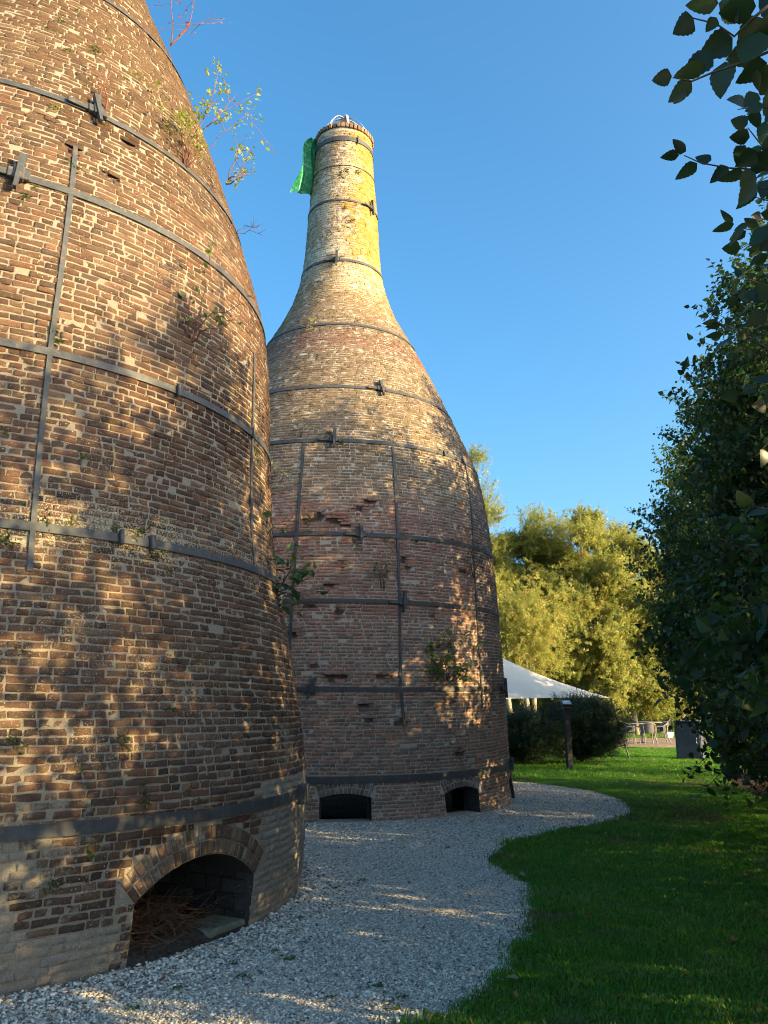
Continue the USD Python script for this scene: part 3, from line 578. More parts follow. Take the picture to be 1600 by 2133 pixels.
# windows in the two openings: frame and glass, dark hollow behind
for o, (Ra, zc, ph) in list(zip(open2, ar2)):
    tc = math.radians(o['th']); r0 = float(pc2(.2)) - .34
    A = np.stack([[-math.sin(tc), math.cos(tc), 0], [0, 0, 1], [math.cos(tc), math.sin(tc), 0]], 1)
    aa = np.linspace(ph, -ph, 11); z0 = o['z0'] + .03; w2 = o['w'] / 2 - .004
    out = np.array([(-w2, z0), (w2, z0)] + [((Ra - .004) * math.sin(x) * w2 / (o['w'] / 2), zc + (Ra - .004) * math.cos(x)) for x in aa])
    inn = Polygon(out).buffer(-.035); fr = Polygon(out).difference(inn)
    fm = trimesh.creation.extrude_polygon(fr, .04, engine='earcut')
    wf = part(K2, 'window_frame', xf(fm, A, A[:, 2] * r0), M['frame'], 30)
    pane = trimesh.creation.extrude_polygon(Polygon(out).buffer(-.03), .006, engine='earcut')
    part(wf, 'pane', xf(pane, A, A[:, 2] * (r0 + .015)), M['glass'])

# ------------------------------------------------------------------ near kiln's niche: slab, earth, dry twigs, rusty tin
tc = math.radians(-32.3); A1 = np.stack([[-math.sin(tc), math.cos(tc), 0], [math.cos(tc), math.sin(tc), 0], [0, 0, 1]], 1)  # x along the wall, y outward, z up
niche = lambda p: W1(np.asarray(p, float) @ A1.T)
rng = np.random.default_rng(8)
gxx, gyy = np.meshgrid(np.linspace(-.55, .55, 28), np.linspace(1.10, 3.17, 34), indexing='ij')
hz = .035 + .05 * meshkit.fbm(np.stack([gxx * 6, gyy * 6, 0 * gxx], -1), 3) + .03 * np.clip((3.0 - gyy), 0, .5) - .07 * np.clip((gyy - 3.0) / .17, 0, 1)
pv = np.stack([gxx, gyy, hz], -1).reshape(-1, 3); i, j = np.meshgrid(np.arange(27), np.arange(33), indexing='ij')
qf = np.stack([i * 34 + j, (i + 1) * 34 + j, (i + 1) * 34 + j + 1, i * 34 + j + 1], -1).reshape(-1, 4)
data(part('/World', 'niche_floor', (niche(pv), np.vstack([qf[:, :3], qf[:, [0, 2, 3]]])), M['soil'], True), kind='structure', label='dark earth floor inside the arch of the near kiln')
sl = rbox(.40, .34, .05, (0, 0, 0), .012); sl = (sl[0] + rng.normal(0, .004, sl[0].shape), sl[1])
data(part('/World', 'stone_slab', xf(niche_sl := xf(sl, rz(-.12), (.33, 2.93, .036)), None), M['slab'], False), label='flat mossy stone slab at the right side of the arch floor', category='stone')
p_ = UsdGeom.Mesh.Get(stage, '/World/stone_slab'); p_.GetPointsAttr().Set(Vt.Vec3fArray.FromNumpy(niche(np.array(p_.GetPointsAttr().Get())).astype(np.float32)))
tw = []
for q in range(320):
    L_ = rng.uniform(.25, .75); a = rng.normal(.25, .7); x, y = rng.uniform(-.5, .22), rng.uniform(1.95, 2.98); h = rng.uniform(.03, .19) * np.clip(1.25 - abs(x + .25) * 1.3, .3, 1.2) * (1 if y < 2.8 else .6)
    t = np.linspace(-.5, .5, 9); bend = rng.normal(0, .5); tl = rng.normal(0, .12)
    pts = np.stack([x + L_ * t * math.cos(a) - bend * t * t * math.sin(a), y + L_ * t * math.sin(a) + bend * t * t * math.cos(a), h + .04 + tl * t + .04 * np.sin(t * 9 + q)], 1)
    pts[:, 0] = pts[:, 0].clip(-.55, .55); pts[:, 1] = pts[:, 1].clip(1.85, 3.1); pts[:, 2] = pts[:, 2].clip(.05, .42)
    tw.append(tube(niche(pts), np.linspace(rng.uniform(.0035, .0065), .002, 9), 5))
data(part('/World', 'twig_pile', cat(tw), M['vine'], 40), kind='stuff', label='tangled heap of dry brown vine twigs under the arch of the near kiln')
v, f = tube([(0, 0, 0), (0, 0, .12)], .05, 16); v2, f2 = tube([(0, 0, .118), (0, 0, .126)], .053, 16)
data(part('/World', 'tin_can', (niche(xf(cat([(v, f), (v2, f2)]), Rotation.from_euler('xyz', [1.2, .2, .5]).as_matrix(), (-.38, 2.55, .22))[0]), cat([(v, f), (v2, f2)])[1]), M['rust'], 40), label='small rusty orange tin lying among the dry twigs under the arch', category='tin can')

rng = np.random.default_rng(81)
for c in range(4):
    y = 3.06 - .1 * (c % 2)
    while y > 1.75:
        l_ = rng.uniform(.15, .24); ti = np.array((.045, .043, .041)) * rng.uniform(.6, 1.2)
        m = rbox(.03, l_ - .012, .098, (.553 + rng.normal(0, .003), y - l_ / 2, .055 + c * .108), .006)
        part(K1, 'niche_brick', (m[0] @ A1.T, m[1]), M['brick_near'], False, prim={'tint': (np.repeat(ti[None], len(m[0]), 0), C3), 'wear': (np.repeat([[.22, 0, .2]], len(m[0]), 0), C3)}); y -= l_
# ------------------------------------------------------------------ green tarpaulin on the chimney
gu, gv = np.meshgrid(np.linspace(0, 1, 40), np.linspace(0, 1, 70), indexing='ij')
a0 = math.radians(-172)
tt = (gu - .5)
ang_c = a0; rad = np.array([math.cos(ang_c), math.sin(ang_c)]); tan_ = np.array([-math.sin(ang_c), math.cos(ang_c)])
wdir = rad * .66 + tan_ * .78; ndir = np.array([-wdir[1], wdir[0]])
wid = .66 * (.55 + .45 * np.clip(gv * 3, 0, 1)) * (1 - .18 * np.sin(gv * 5))
fold = (.05 * np.sin(gu * 12 + 4.0 * gv) + .025 * np.sin(gu * 27 + 9 * gv + 1)) * (.35 + gv)
drop = 13.34 - gv * 1.55 - .10 * np.sin(gu * 7 + 1) * gv - .22 * gu * np.clip(1 - gv * 4, 0, 1)
oo = (gu - .42) * wid; lean_ = .55 + .25 * gv + .05 * np.sin(gv * 6)
tp = np.stack([rad[0] * lean_ + wdir[0] * oo + ndir[0] * fold, rad[1] * lean_ + wdir[1] * oo + ndir[1] * fold, drop + .03 * np.sin(gu * 13 + 9 * gv)], -1)
i, j = np.meshgrid(np.arange(39), np.arange(69), indexing='ij'); qf = np.stack([i * 70 + j, (i + 1) * 70 + j, (i + 1) * 70 + j + 1, i * 70 + j + 1], -1).reshape(-1, 4)
data(part('/World', 'tarpaulin', (W2(tp.reshape(-1, 3)), np.vstack([qf[:, :3], qf[:, [0, 2, 3]]])), M['tarp'], True), label='crumpled green tarpaulin hanging down the left side of the chimney top', category='tarpaulin')

# ------------------------------------------------------------------ leaves, sprigs, trees
def leaf(l=1.0, w=.8, fold=.25, curl=.25, n=9, serr=0.0, rng=None, blunt=.55):
    """leaf in the xy plane, base at the origin, growing along +x; two rows of quads either side of the midrib"""
    t = np.linspace(0, 1, n); prof = np.sin(np.pi * t ** blunt) ** .75; prof[0] = .03; prof[-1] = .02
    if serr and rng is not None: prof[1:-1] *= 1 + serr * np.where(np.arange(n - 2) % 2, 1, -1) * rng.uniform(.5, 1, n - 2)
    z = -curl * t ** 2 * l; v = []
    for k in range(n):
        hw = prof[k] * w / 2
        v += [(t[k] * l, 0, z[k]), (t[k] * l + .06 * l * (1 - t[k]), hw, z[k] + fold * hw), (t[k] * l + .06 * l * (1 - t[k]), -hw, z[k] + fold * hw)]
    f = []
    for k in range(n - 1):
        b = 3 * k
        f += [(b, b + 3, b + 4), (b, b + 4, b + 1), (b, b + 2, b + 5), (b, b + 5, b + 3)]
    return np.array(v, float), np.array(f)
def sprig(nl, ln, ls, lw, rng, n=5, droop=.3, twig=True, spread=1.0):
    """a twig along +z carrying nl leaves"""
    out = []; bend = rng.normal(0, .12, 2)
    at = lambda t: np.array([bend[0] * t * t * ln * 2, bend[1] * t * t * ln * 2, t * ln])
    if twig: out.append(tube([at(t) for t in np.linspace(0, 1, 4)], [.004, .003, .0025, .0015], 4, False))
    for k in range(nl):
        t = (k + .6) / nl if k < nl - 1 else 1.0; a = k * 2.4 + rng.normal(0, .5); el = rng.uniform(.15, 1.1) * spread if k < nl - 1 else 1.3
        d = np.array([math.cos(a) * math.cos(el), math.sin(a) * math.cos(el), math.sin(el) - droop * rng.uniform(.3, 1.6)]); d /= np.linalg.norm(d)
        up = np.array([0, 0, 1.0]) + rng.normal(0, .5, 3); up = up - d * (up @ d); up /= np.linalg.norm(up)
        R = np.stack([d, np.cross(up, d), up], 1); s = ls * rng.uniform(.65, 1.2)
        out.append(xf(leaf(s, s * lw, rng.uniform(.1, .5), rng.uniform(.05, .5), n), R, at(t) + d * .012))
    return cat(out)
rng = np.random.default_rng(77)
SP_ALDER = [sprig(11, .36, .082, .82, rng, 5) for _ in range(4)]
SP_BUSH = [sprig(16, .22, .035, .6, rng, 3, .1) for _ in range(3)]
SP_GOLD = [sprig(20, .50, .105, .66, rng, 3, .6, True, 1.0) for _ in range(4)]
SP_GOLD_UP = [sprig(24, .55, .080, .64, rng, 3, .35, True, 1.0) for _ in range(3)]

def tree(name, label, cat_, base, h, blobs, nsp, protos, mats, seed, group=None, tr=.09, bark='bark', clump=.28, up=.5, ncl=60, scale=1.0, droop=0.0, fork=.25, out=1.0, whips=0):
    """blobs: (x, y, z, rx, ry, rz) ellipsoids, relative to the base, that the crown fills in clumps"""
    rng = np.random.default_rng(seed); t = thing(name, label, cat_, (*base, 0), group)
    bl = np.array(blobs, float); wv = bl[:, 3] * bl[:, 4] * bl[:, 5]; bi = rng.choice(len(bl), ncl, p=wv / wv.sum())
    d = rng.normal(0, 1, (ncl, 3)); d /= np.linalg.norm(d, axis=1, keepdims=True); rad = rng.random(ncl) ** .42
    cc = bl[bi, :3] + d * rad[:, None] * bl[bi, 3:]; cc[:, 2] = np.maximum(cc[:, 2], .35)
    top = bl[np.argmax(bl[:, 2] + bl[:, 5])]; tz = top[2] + top[5] * .85
    tp = np.array([[0, 0, -.1], [.02 * h * rng.normal(), .02 * h * rng.normal(), h * .3], [top[0] * .5 + rng.normal() * .05, top[1] * .5, tz * .62], [top[0], top[1], tz]])
    tt_ = np.linspace(0, 1, 12); trunk = np.stack([np.interp(tt_, [0, .3, .62, 1], tp[:, k]) for k in range(3)], 1); trunk[1:-1] += rng.normal(0, tr * .25, (10, 3)) * [1, 1, 0]
    wood = [tube(trunk, tr * (1 - .9 * tt_) + .006, 9)]
    for c in cc[rng.permutation(ncl)[:min(ncl, 46)]]:
        zs = np.clip(c[2] - rng.uniform(.35, 1.1) * np.hypot(c[0], c[1]) - .2, h * fork * rng.uniform(.5, 1), tz * .9)
        s = np.array([np.interp(zs, trunk[:, 2], trunk[:, k]) for k in range(3)]); mid = (s + c) / 2 + rng.normal(0, .07, 3) * h * .12 + [0, 0, -droop * .2]
        u = np.linspace(0, 1, 6)[:, None]; pth = (1 - u) ** 2 * s + 2 * u * (1 - u) * mid + u ** 2 * c
        r0 = max(.008, tr * .42 * (1 - zs / (tz + .1))); wood.append(tube(pth, np.linspace(r0, .004, 6), 5, False))
    per = rng.multinomial(nsp, rng.dirichlet(np.full(ncl, 3.0))); pos = np.repeat(cc, per, 0) + np.clip(rng.normal(0, clump, (nsp, 3)), -2 * clump, 2 * clump) * [1, 1, .8]
    pos[:, 2] = np.maximum(pos[:, 2], .25)
    own = np.repeat(bl[bi, :3], per, 0); wp, wc_, ws = [], [], []
    for _ in range(whips):                                            # long shoots that stand out of the crown
        b = bl[rng.integers(0, len(bl))]; d = rng.normal(0, 1, 3); d[0] = -abs(d[0]) if rng.random() < .75 else d[0]; d /= np.linalg.norm(d)
        p0 = b[:3] + d * b[3:] * .95; g = d * [1, 1, .4] + [0, 0, .35] + rng.normal(0, .25, 3); g /= np.linalg.norm(g); ln = rng.uniform(.4, 1.0)
        if p0[2] < .7: continue
        for u in np.arange(.15, 1.01, .17 / ln):
            wp.append(p0 + g * ln * u + rng.normal(0, .03, 3)); wc_.append(p0 - g * .3 + d * .2); ws.append(1.0 - .35 * u)
        wood.append(tube([p0 - d * .25, p0 + g * ln * .5, p0 + g * ln], [.006, .004, .002], 4, False))
    ws = np.r_[np.ones(len(pos)), ws] if wp else np.ones(len(pos))
    if wp: pos = np.vstack([pos, wp]); own = np.vstack([own, wc_])
    nsp = len(pos); part(t, 'trunk', cat(wood), M[bark], True)
    cen = own; o = pos - cen; o[:, 2] *= .4; o /= np.linalg.norm(o, axis=1, keepdims=True) + 1e-6
    zd = o * out + rng.normal(0, .55, (nsp, 3)) + [0, 0, up]
    rot = frames(zd, rng.normal(0, 1, (nsp, 3)))
    pk = []
    for m_ in mats: pk += [(p, m_, False) for p in protos]
    instancer(t, 'crown', pk, pos, rot, scale * ws * rng.uniform(.75, 1.25, nsp), rng.integers(0, len(pk), nsp), kind='stuff')
    return t, rng

# --- the alder row on the right (their shade falls on the kilns)
GA = 'alders in the dark row along the right of the lawn'
ALD = [  # x, y, height, blobs, sprigs
    (3.35, 1.6, 6.2, [(-.25, .3, 3.9, .95, 1.1, 1.9), (.5, .2, 2.0, .8, 1.1, 1.6)], 900),
    (3.75, 4.3, 6.9, [(.22, 0, 4.1, .68, 1.2, 2.2), (-.35, .2, 1.75, 1.0, 1.2, 1.05)], 1400),
    (4.5, 6.9, 7.6, [(.40, 0, 4.6, .62, 1.3, 2.3), (-.2, 0, 1.9, .95, 1.3, 1.3)], 1400),
    (5.2, 9.6, 8.7, [(.40, 0, 5.3, .66, 1.35, 2.6), (-.15, 0, 2.1, 1.0, 1.4, 1.5)], 1600),
    (6.1, 12.3, 9.2, [(.35, 0, 5.7, .72, 1.4, 2.7), (.15, 0, 2.4, 1.0, 1.4, 1.6)], 1700),
    (7.1, 15.2, 9.0, [(.05, 0, 5.6, .95, 1.4, 2.6), (-.35, 0, 3.1, 1.2, 1.4, 1.5)], 1700),
    (8.3, 18.4, 8.0, [(-.45, 0, 5.0, 1.5, 1.5, 2.4), (-.4, 0, 3.0, 1.35, 1.5, 1.3)], 1700),
    (9.9, 21.4, 7.0, [(-.2, 0, 4.5, 1.5, 1.5, 2.3), (.1, 0, 2.4, 1.4, 1.6, 1.4)], 1400),
    (3.5, -1.0, 6.5, [(0, 0, 4.3, 1.2, 1.4, 2.2), (0, 0, 1.9, 1.1, 1.4, 1.3)], 900)]
ALAB = ['nearest alder, its branches hanging into the top right corner against the sky', 'second alder of the dark row, foliage cut by the right edge of the frame', 'third alder of the dark row with broad leaves low over the mulch bed',
        'fourth alder of the dark row, mid height on the right edge', 'fifth alder of the dark row, tall dark crown rising against the sky', 'sixth alder of the dark row, loose twigs reaching left into the sky',
        'seventh alder of the dark row, low branches over the slate grey cabinet', 'last alder of the dark row beside the sunlit terrace', 'alder at the camera end of the row beyond the right edge of the frame']
near_tree = None
for q, (x, y, h, bl, ns) in enumerate(ALD):
    t, r_ = tree('alder_tree', ALAB[q], 'tree', (x, y), h, bl, int(ns * (.95 if q < 3 or q == 8 else 1.4)), SP_ALDER, [M['alder']], 300 + q, GA, .085, clump=[.20, .20, .21, .26, .28, .28, .26, .26, .30][q], ncl=[46, 60, 60, 80, 90, 100, 110, 90, 60][q], up=.2, scale=1.2 if q < 5 else 1.1, whips=24)
    if q == 0: near_tree = t
    # leaves in front that can be picked apart one by one
    if q in (1, 2):
        rr = np.random.default_rng(900 + q); made = 0; bx = np.array(bl)
        while made < 150:
            b = bx[rr.integers(0, 2)]; d = rr.normal(0, 1, 3); d /= np.linalg.norm(d)
            if d[0] > -.25: continue
            c = np.array([x, y, 0]) + b[:3] + d * b[3:] * rr.uniform(.98, 1.1); px, py, F = project(c)
            if not (700 < px < 1620 and -20 < py < 1760) or c[2] < .6: continue
            dr = np.array([-.6, -.25, -.25]) + rr.normal(0, .45, 3); dr /= np.linalg.norm(dr); upv = np.array([-.5, -.3, .8]) + rr.normal(0, .4, 3)
            R = frame(upv, dr); s = rr.uniform(.07, .10)
            part(t, 'leaf', (xf(leaf(s, s * .85, rr.uniform(.1, .4), rr.uniform(.05, .4), 10, .08, rr), R, c - np.array([x, y, 0]))), M['alder'], False); made += 1

ROW2 = [(6.2, 2.2, 7.4), (6.7, 4.6, 7.6), (7.4, 7.2, 7.9), (8.0, 9.8, 8.2), (8.8, 12.4, 8.8), (9.8, 15.2, 8.6), (10.9, 18.0, 8.0), (5.9, -.6, 5.6)]
R2LAB = ['first', 'second', 'third', 'fourth', 'fifth', 'sixth', 'seventh', 'camera-end']
for q, (x, y, h) in enumerate(ROW2):
    tree('alder_tree', R2LAB[q] + ' alder of the back row hidden behind the dark row on the right', 'tree', (x, y), h, [(0, 0, h * .62, 1.3, 1.5, h * .33), (0, 0, 2.1, 1.4, 1.7, 1.9)], [550, 650, 750, 1000, 1100, 1000, 900, 400][q], SP_ALDER, [M['alder']], 350 + q, 'alders of the back row', .085, clump=.22, ncl=52, up=.2)

ULAB = ['first', 'second', 'third', 'fourth', 'fifth', 'sixth', 'seventh']
for q, (x, y) in enumerate([(5.2, -.4), (5.4, 2.0), (5.7, 4.4), (6.3, 6.8), (6.9, 9.2), (7.6, 11.7), (8.6, 14.4)]):
    tree('alder_bush', ULAB[q] + ' low alder bush between the two alder rows, counted from the camera', 'bush', (x, y), 1.9, [(0, 0, .85, .9, 1.45, .85)], 420, SP_ALDER, [M['alder']], 380 + q, 'low bushes under the alders', .04, clump=.22, ncl=50, up=.3)

LEAVES = [(817,1719,3361,763,1721,3329,64),(896,1734,3424,807,1741,3420,48),(912,1765,3456,838,1739,3372,77),(865,1692,3334,842,1712,3309,32),(988,1721,3400,888,1705,3343,76),(962,1809,3386,870,1808,3337,77),(891,1790,3321,808,1789,3274,70),(858,1767,3253,769,1746,3203,44),(765,1766,3220,719,1788,3227,43),(810,1753,3195,747,1767,3154,47),(803,1771,3182,769,1744,3138,24),(918,1781,3281,869,1786,3175,74),(990,1726,3324,873,1698,3184,100),(1032,1794,3340,912,1792,3266,77),(1001,1776,3252,973,1799,3212,40),(993,1776,3176,963,1801,3149,44),(980,1737,3109,940,1755,3100,33),(1022,1743,3382,949,1769,3301,87),(1040,1795,3290,992,1771,3187,61),(1375,2556,3729,1311,2539,3739,55),(1458,2656,3884,1434,2652,3801,50),(1472,2615,3792,1428,2603,3718,49),(1401,2601,3709,1328,2594,3697,58),(1370,2582,3659,1312,2587,3601,61),(1442,2610,3654,1397,2634,3694,41),(1212,2222,3348,1157,2248,3309,64),(1259,2243,3365,1229,2272,3292,77),(1160,2621,3662,1098,2600,3695,54),(1141,2643,3662,1084,2671,3691,44),(1267,2649,3645,1210,2653,3677,47),(1200,2626,3614,1111,2608,3532,50),(1323,2640,3610,1245,2644,3537,51),(1347,2574,3537,1277,2548,3484,46),(1209,2242,3287,1167,2272,3256,69),(1161,2151,3184,1091,2169,3141,61),(1392,2589,3473,1335,2568,3392,46),(1432,2575,3504,1411,2591,3408,60),(1524,3045,3631,1439,3017,3582,41),(1544,3014,3591,1463,2986,3546,41),(1562,3026,3584,1498,3016,3532,45),(1620,3046,3620,1589,3075,3666,42),(1496,3001,3605,1526,3031,3672,33),(1192,2177,3047,1111,2152,2970,54),(1635,3012,3533,1569,2984,3455,60),(1556,2964,3450,1520,2958,3446,25),(1597,3013,3462,1547,2993,3431,26),(1596,2945,3416,1545,2967,3393,43),(1741,3478,3629,1735,3505,3679,37),(1813,3548,3648,1833,3540,3682,34),(1748,3495,3622,1696,3496,3601,33),(1739,3517,3596,1694,3523,3582,42),(1728,3507,3530,1682,3514,3500,45),(1802,3553,3521,1755,3553,3487,38),(1220,2292,2867,1159,2305,2874,60),(1214,2269,2843,1180,2257,2897,54),(1254,2357,2846,1176,2359,2808,50),(1581,3506,3454,1562,3476,3492,36),(1610,3490,3420,1636,3495,3473,36),(1551,3442,3399,1501,3449,3399,24),(1619,3516,3409,1558,3489,3395,32),(1657,3515,3408,1696,3513,3416,37),(1636,3522,3395,1576,3513,3365,36),(1665,3525,3371,1721,3539,3404,36),(1609,3443,3306,1536,3416,3276,36),(1085,1771,3441,1043,1799,3497,79),(1052,1720,3343,992,1718,3300,81),(1057,1761,3247,999,1750,3188,75),(1032,1734,3154,982,1722,3105,58),(1280,2184,3473,1238,2190,3442,60),(1273,2176,3359,1219,2169,3318,70),(1290,2233,3315,1227,2204,3258,70),(1269,2208,3198,1228,2222,3173,63),(1239,2177,3074,1188,2161,3041,55),(1260,2236,3046,1203,2221,3008,56),(1644,2962,3471,1601,2959,3513,66),(1285,2324,2987,1232,2300,2939,51),(1266,2279,2876,1210,2269,2827,60),(1281,2340,2837,1231,2336,2774,56)]
TWIGS = [[(1058,1750,3451),(983,1750,3383),(935,1750,3332),(891,1750,3373),(831,1750,3391)],[(1061,1750,3327),(1019,1750,3282),(969,1750,3257),(865,1750,3217),(809,1750,3190),(760,1750,3202)],[(1503,2600,3549),(1453,2600,3563),(1303,2600,3573),(1203,2600,3594),(1141,2600,3628)],[(1036,1750,3120),(1000,1750,3110),(973,1750,3110)],[(1487,2600,3618),(1450,2600,3660),(1424,2600,3702),(1397,2600,3751)],[(1698,3000,3548),(1641,3000,3559),(1540,3000,3578)],[(1913,3500,3560),(1826,3500,3612),(1752,3500,3642)],[(1905,3500,3493),(1816,3500,3518),(1720,3500,3552)],[(1805,3500,3284),(1714,3500,3350),(1619,3500,3392),(1580,3500,3459)],[(1321,2300,3258),(1239,2300,3270)],[(1684,3000,3428),(1587,3000,3457)]]
rng = np.random.default_rng(41); nb = np.array([ALD[0][0], ALD[0][1], 0])
for tw in TWIGS:
    p = np.array(tw) / 1000.0 - nb; back = p[0] + (p[0] - p[1]) / np.linalg.norm(p[0] - p[1]) * .12
    hub = np.array([-.2, min(.3 + (p[0][1]) * .4, 1.2), p[0][2] + .15]); path = np.vstack([hub, (hub + back) / 2 + [0, 0, .04], back, p])
    part(near_tree, 'branch', tube(path, np.r_[.012, .009, .006, np.linspace(.0045, .0018, len(p))], 6), M['twig'], True)
for (bx_, by_, bz_, tx_, ty_, tz_, w) in LEAVES:
    b, tpt = np.array([bx_, by_, bz_]) / 1000 - nb, np.array([tx_, ty_, tz_]) / 1000 - nb
    d = tpt - b; l = np.linalg.norm(d); view = (b + nb - EYE); view /= np.linalg.norm(view)
    upv = -view + rng.normal(0, .35, 3); s = min(l, .095); w = min(w / 1000, s * .95)
    R = frame(upv, d)
    R = R if rng.random() < .5 else R @ np.diag([1, -1, -1])
    m = leaf(s, w, rng.uniform(.05, .35), rng.uniform(-.1, .25), 13, .07, rng)
    st = tube([b - d / l * .012 + [0, 0, .004], b + d / l * .004], .0011, 4)
    part(near_tree, 'leaf', xf(m, R, b), M['alder_near'], 40)

rng = np.random.default_rng(43); shoots = []
for q in range(13):                                                  # shoots of the nearest alder that fill the right side under its long branches
    y = rng.uniform(2.3, 3.5); z = 1.6 + y * (.28 + .055 * q * rng.uniform(.85, 1.1)); F = y * math.cos(.2385) + (z - 1.6) * math.sin(.2385); x1 = F * rng.uniform(.425, .475); p1 = np.array([x1, y, z]); p0 = p1 + [.55, rng.normal(0, .15), rng.normal(.02, .15)]
    path = np.array([p0 + (p1 - p0) * u + [0, 0, -.06 * u * u] for u in np.linspace(0, 1, 7)]) - nb; hub = np.array([-.1, .4, path[0][2] - .15]); part(near_tree, 'branch', tube(np.vstack([hub, path]), np.r_[.01, np.linspace(.005, .0016, 7)], 5), M['twig'], True)
    for k in range(8):
        u = (k + .5) / 8; b = np.array([np.interp(u, np.linspace(0, 1, 7), path[:, c]) for c in range(3)]); d = np.array([-.5, 0, -.1]) + rng.normal(0, .55, 3); d /= np.linalg.norm(d); s = rng.uniform(.055, .088)
        part(near_tree, 'leaf', xf(leaf(s, s * rng.uniform(.75, .92), rng.uniform(.05, .4), rng.uniform(-.1, .3), 11, .07, rng), frame(rng.normal(0, .6, 3) + [-.2, -.6, .6], d), b + d * .012), M['alder_near'], 40)

# --- sunlit trees beyond the terrace
GB = 'golden sunlit trees behind the terrace'
BG = [(5.0, 43, 15.5, [(.1, 0, 10.4, 1.6, 1.8, 4.6), (0, 0, 5.5, 2.3, 2.0, 3.8)], 3600, 'tall golden tree partly hidden by the right edge of the farther kiln', 1),
      (8.4, 44, 13.2, [(0, 0, 9.0, 1.9, 1.8, 3.9), (.2, 0, 4.4, 2.3, 2.0, 3.2)], 2600, 'golden tree with ragged forked top, left of the middle of the sunlit group', 0),
      (10.7, 42, 12.6, [(0, 0, 8.6, 1.9, 1.8, 3.7), (0, 0, 4.0, 2.4, 2.0, 2.9)], 2800, 'broad golden tree in the middle of the sunlit group behind the white awning', 0),
      (13.3, 43, 11.4, [(0, 0, 7.7, 1.9, 1.8, 3.4), (0, 0, 3.9, 2.4, 2.0, 2.8)], 2600, 'lower golden tree at the right of the sunlit group beside the dark alders', 0),
      (16.3, 45, 10.8, [(0, 0, 7.0, 2.1, 2.0, 3.3), (0, 0, 3.6, 2.6, 2.0, 2.6)], 2000, 'golden tree showing through the twigs of the dark alder row', 0),
      (1.8, 46, 13.0, [(0, 0, 8.6, 2.2, 2.0, 4.0), (0, 0, 4, 2.5, 2.0, 3.0)], 900, 'golden tree hidden behind the farther kiln', 1),
      (20.5, 47, 10.5, [(0, 0, 6.5, 2.6, 2.2, 3.4), (0, 0, 3.6, 2.8, 2.0, 2.6)], 1200, 'golden tree behind the dark alders at the right', 0)]
for q, (x, y, h, bl, ns, lab, upk) in enumerate(BG):
    tree('sunlit_tree', lab, 'tree', (x, y), h, bl, int(ns * 3.2), SP_GOLD_UP if upk else SP_GOLD, [M['gold'], M['gold_deep']], 500 + q, GB, .17, 'bark_pale', .36, .25 if not upk else .6, 90, 1.15, .4, out=.9)
# low golden shrubs between trunks
GU = 'low sunlit shrubs under the golden trees'
for q, (x, y, lab) in enumerate([(12.0, 47.5, 'low sunlit shrub right behind the far table under the golden trees'), (15.2, 48.5, 'low sunlit shrub right of the far table'), (9.0, 48.0, 'low sunlit shrub left of the far table behind the round bush'), (18.5, 49, 'low sunlit shrub behind the slate grey cabinet')]):
    tree('sunlit_shrub', lab, 'shrub', (x, y), 2.6, [(0, 0, 1.3, 1.9, 1.2, 1.3)], 600, SP_GOLD, [M['gold'], M['gold_deep']], 560 + q, GU, .05, 'bark_pale', .3, .3, 40, .9)
# --- pale trunks seen under the awning
for q, (px, lab) in enumerate([(5.85, 'pale sunlit trunk left under the awning'), (6.75, 'pale sunlit trunk in the middle under the awning'), (7.15, 'pale sunlit trunk right under the awning')]):
    t = thing('slender_tree', lab, 'tree', (px, 38 + .3 * q, 0), 'slender pale trunks under the awning'); r_ = np.random.default_rng(60 + q); zz = np.linspace(-.1, 6, 10)
    tr_ = np.stack([r_.normal(0, .03, 10), r_.normal(0, .03, 10), zz], 1); part(t, 'trunk', tube(tr_, np.linspace(.14, .06, 10), 10), M['bark_pale'], True)
    n_ = 620; pp = r_.normal(0, 1, (n_, 3)) * [1.0, .9, 1.1] + [0, 0, 4.9]
    instancer(t, 'crown', [(p, M['gold'], False) for p in SP_GOLD], pp, frames(r_.normal(0, 1, (n_, 3)) + [0, 0, .3], r_.normal(0, 1, (n_, 3))), r_.uniform(.8, 1.2, n_), r_.integers(0, 4, n_), kind='stuff')
# far belt of trees that closes the horizon
tb = thing('far_tree_belt', 'far belt of yellow green trees closing the horizon', None); tb.SetCustomDataByKey('kind', 'stuff')
r_ = np.random.default_rng(71); n_ = 5200; an = r_.uniform(-1.3, 1.15, n_); dd = r_.uniform(70, 82, n_)
pp = np.stack([dd * np.sin(an), dd * np.cos(an) + 4, np.abs(r_.normal(0, 1, n_)) * 3.0 + 7.5 * r_.random(n_) * (.55 + .45 * meshkit.noise(np.stack([an * 14, 0 * an, 0 * an], 1)))], 1)
instancer(tb, 'crown', [(p, M['gold_deep'], False) for p in SP_GOLD], pp, frames(r_.normal(0, 1, (n_, 3)) + [0, 0, .4], r_.normal(0, 1, (n_, 3))), r_.uniform(1.6, 2.8, n_), r_.integers(0, 4, n_), kind='stuff')

# --- clipped bushes behind the post
GC = None
for q, (x, y, bl, ns, lab) in enumerate([(5.35, 22.4, [(0, 0, .90, 1.15, 1.0, .80)], 7000, 'tall rounded dark evergreen bush right of the dark lamp post'), (3.75, 21.9, [(0, 0, .70, 1.05, .9, .62)], 5500, 'lower dark evergreen bush between the farther kiln and the lamp post')]):
    tree('evergreen_bush', lab, 'bush', (x, y), 1.6, bl, ns, SP_BUSH, [M['bush']], 600 + q, None, .05, 'bark', .13, .5, 90, 1.0, fork=.1)

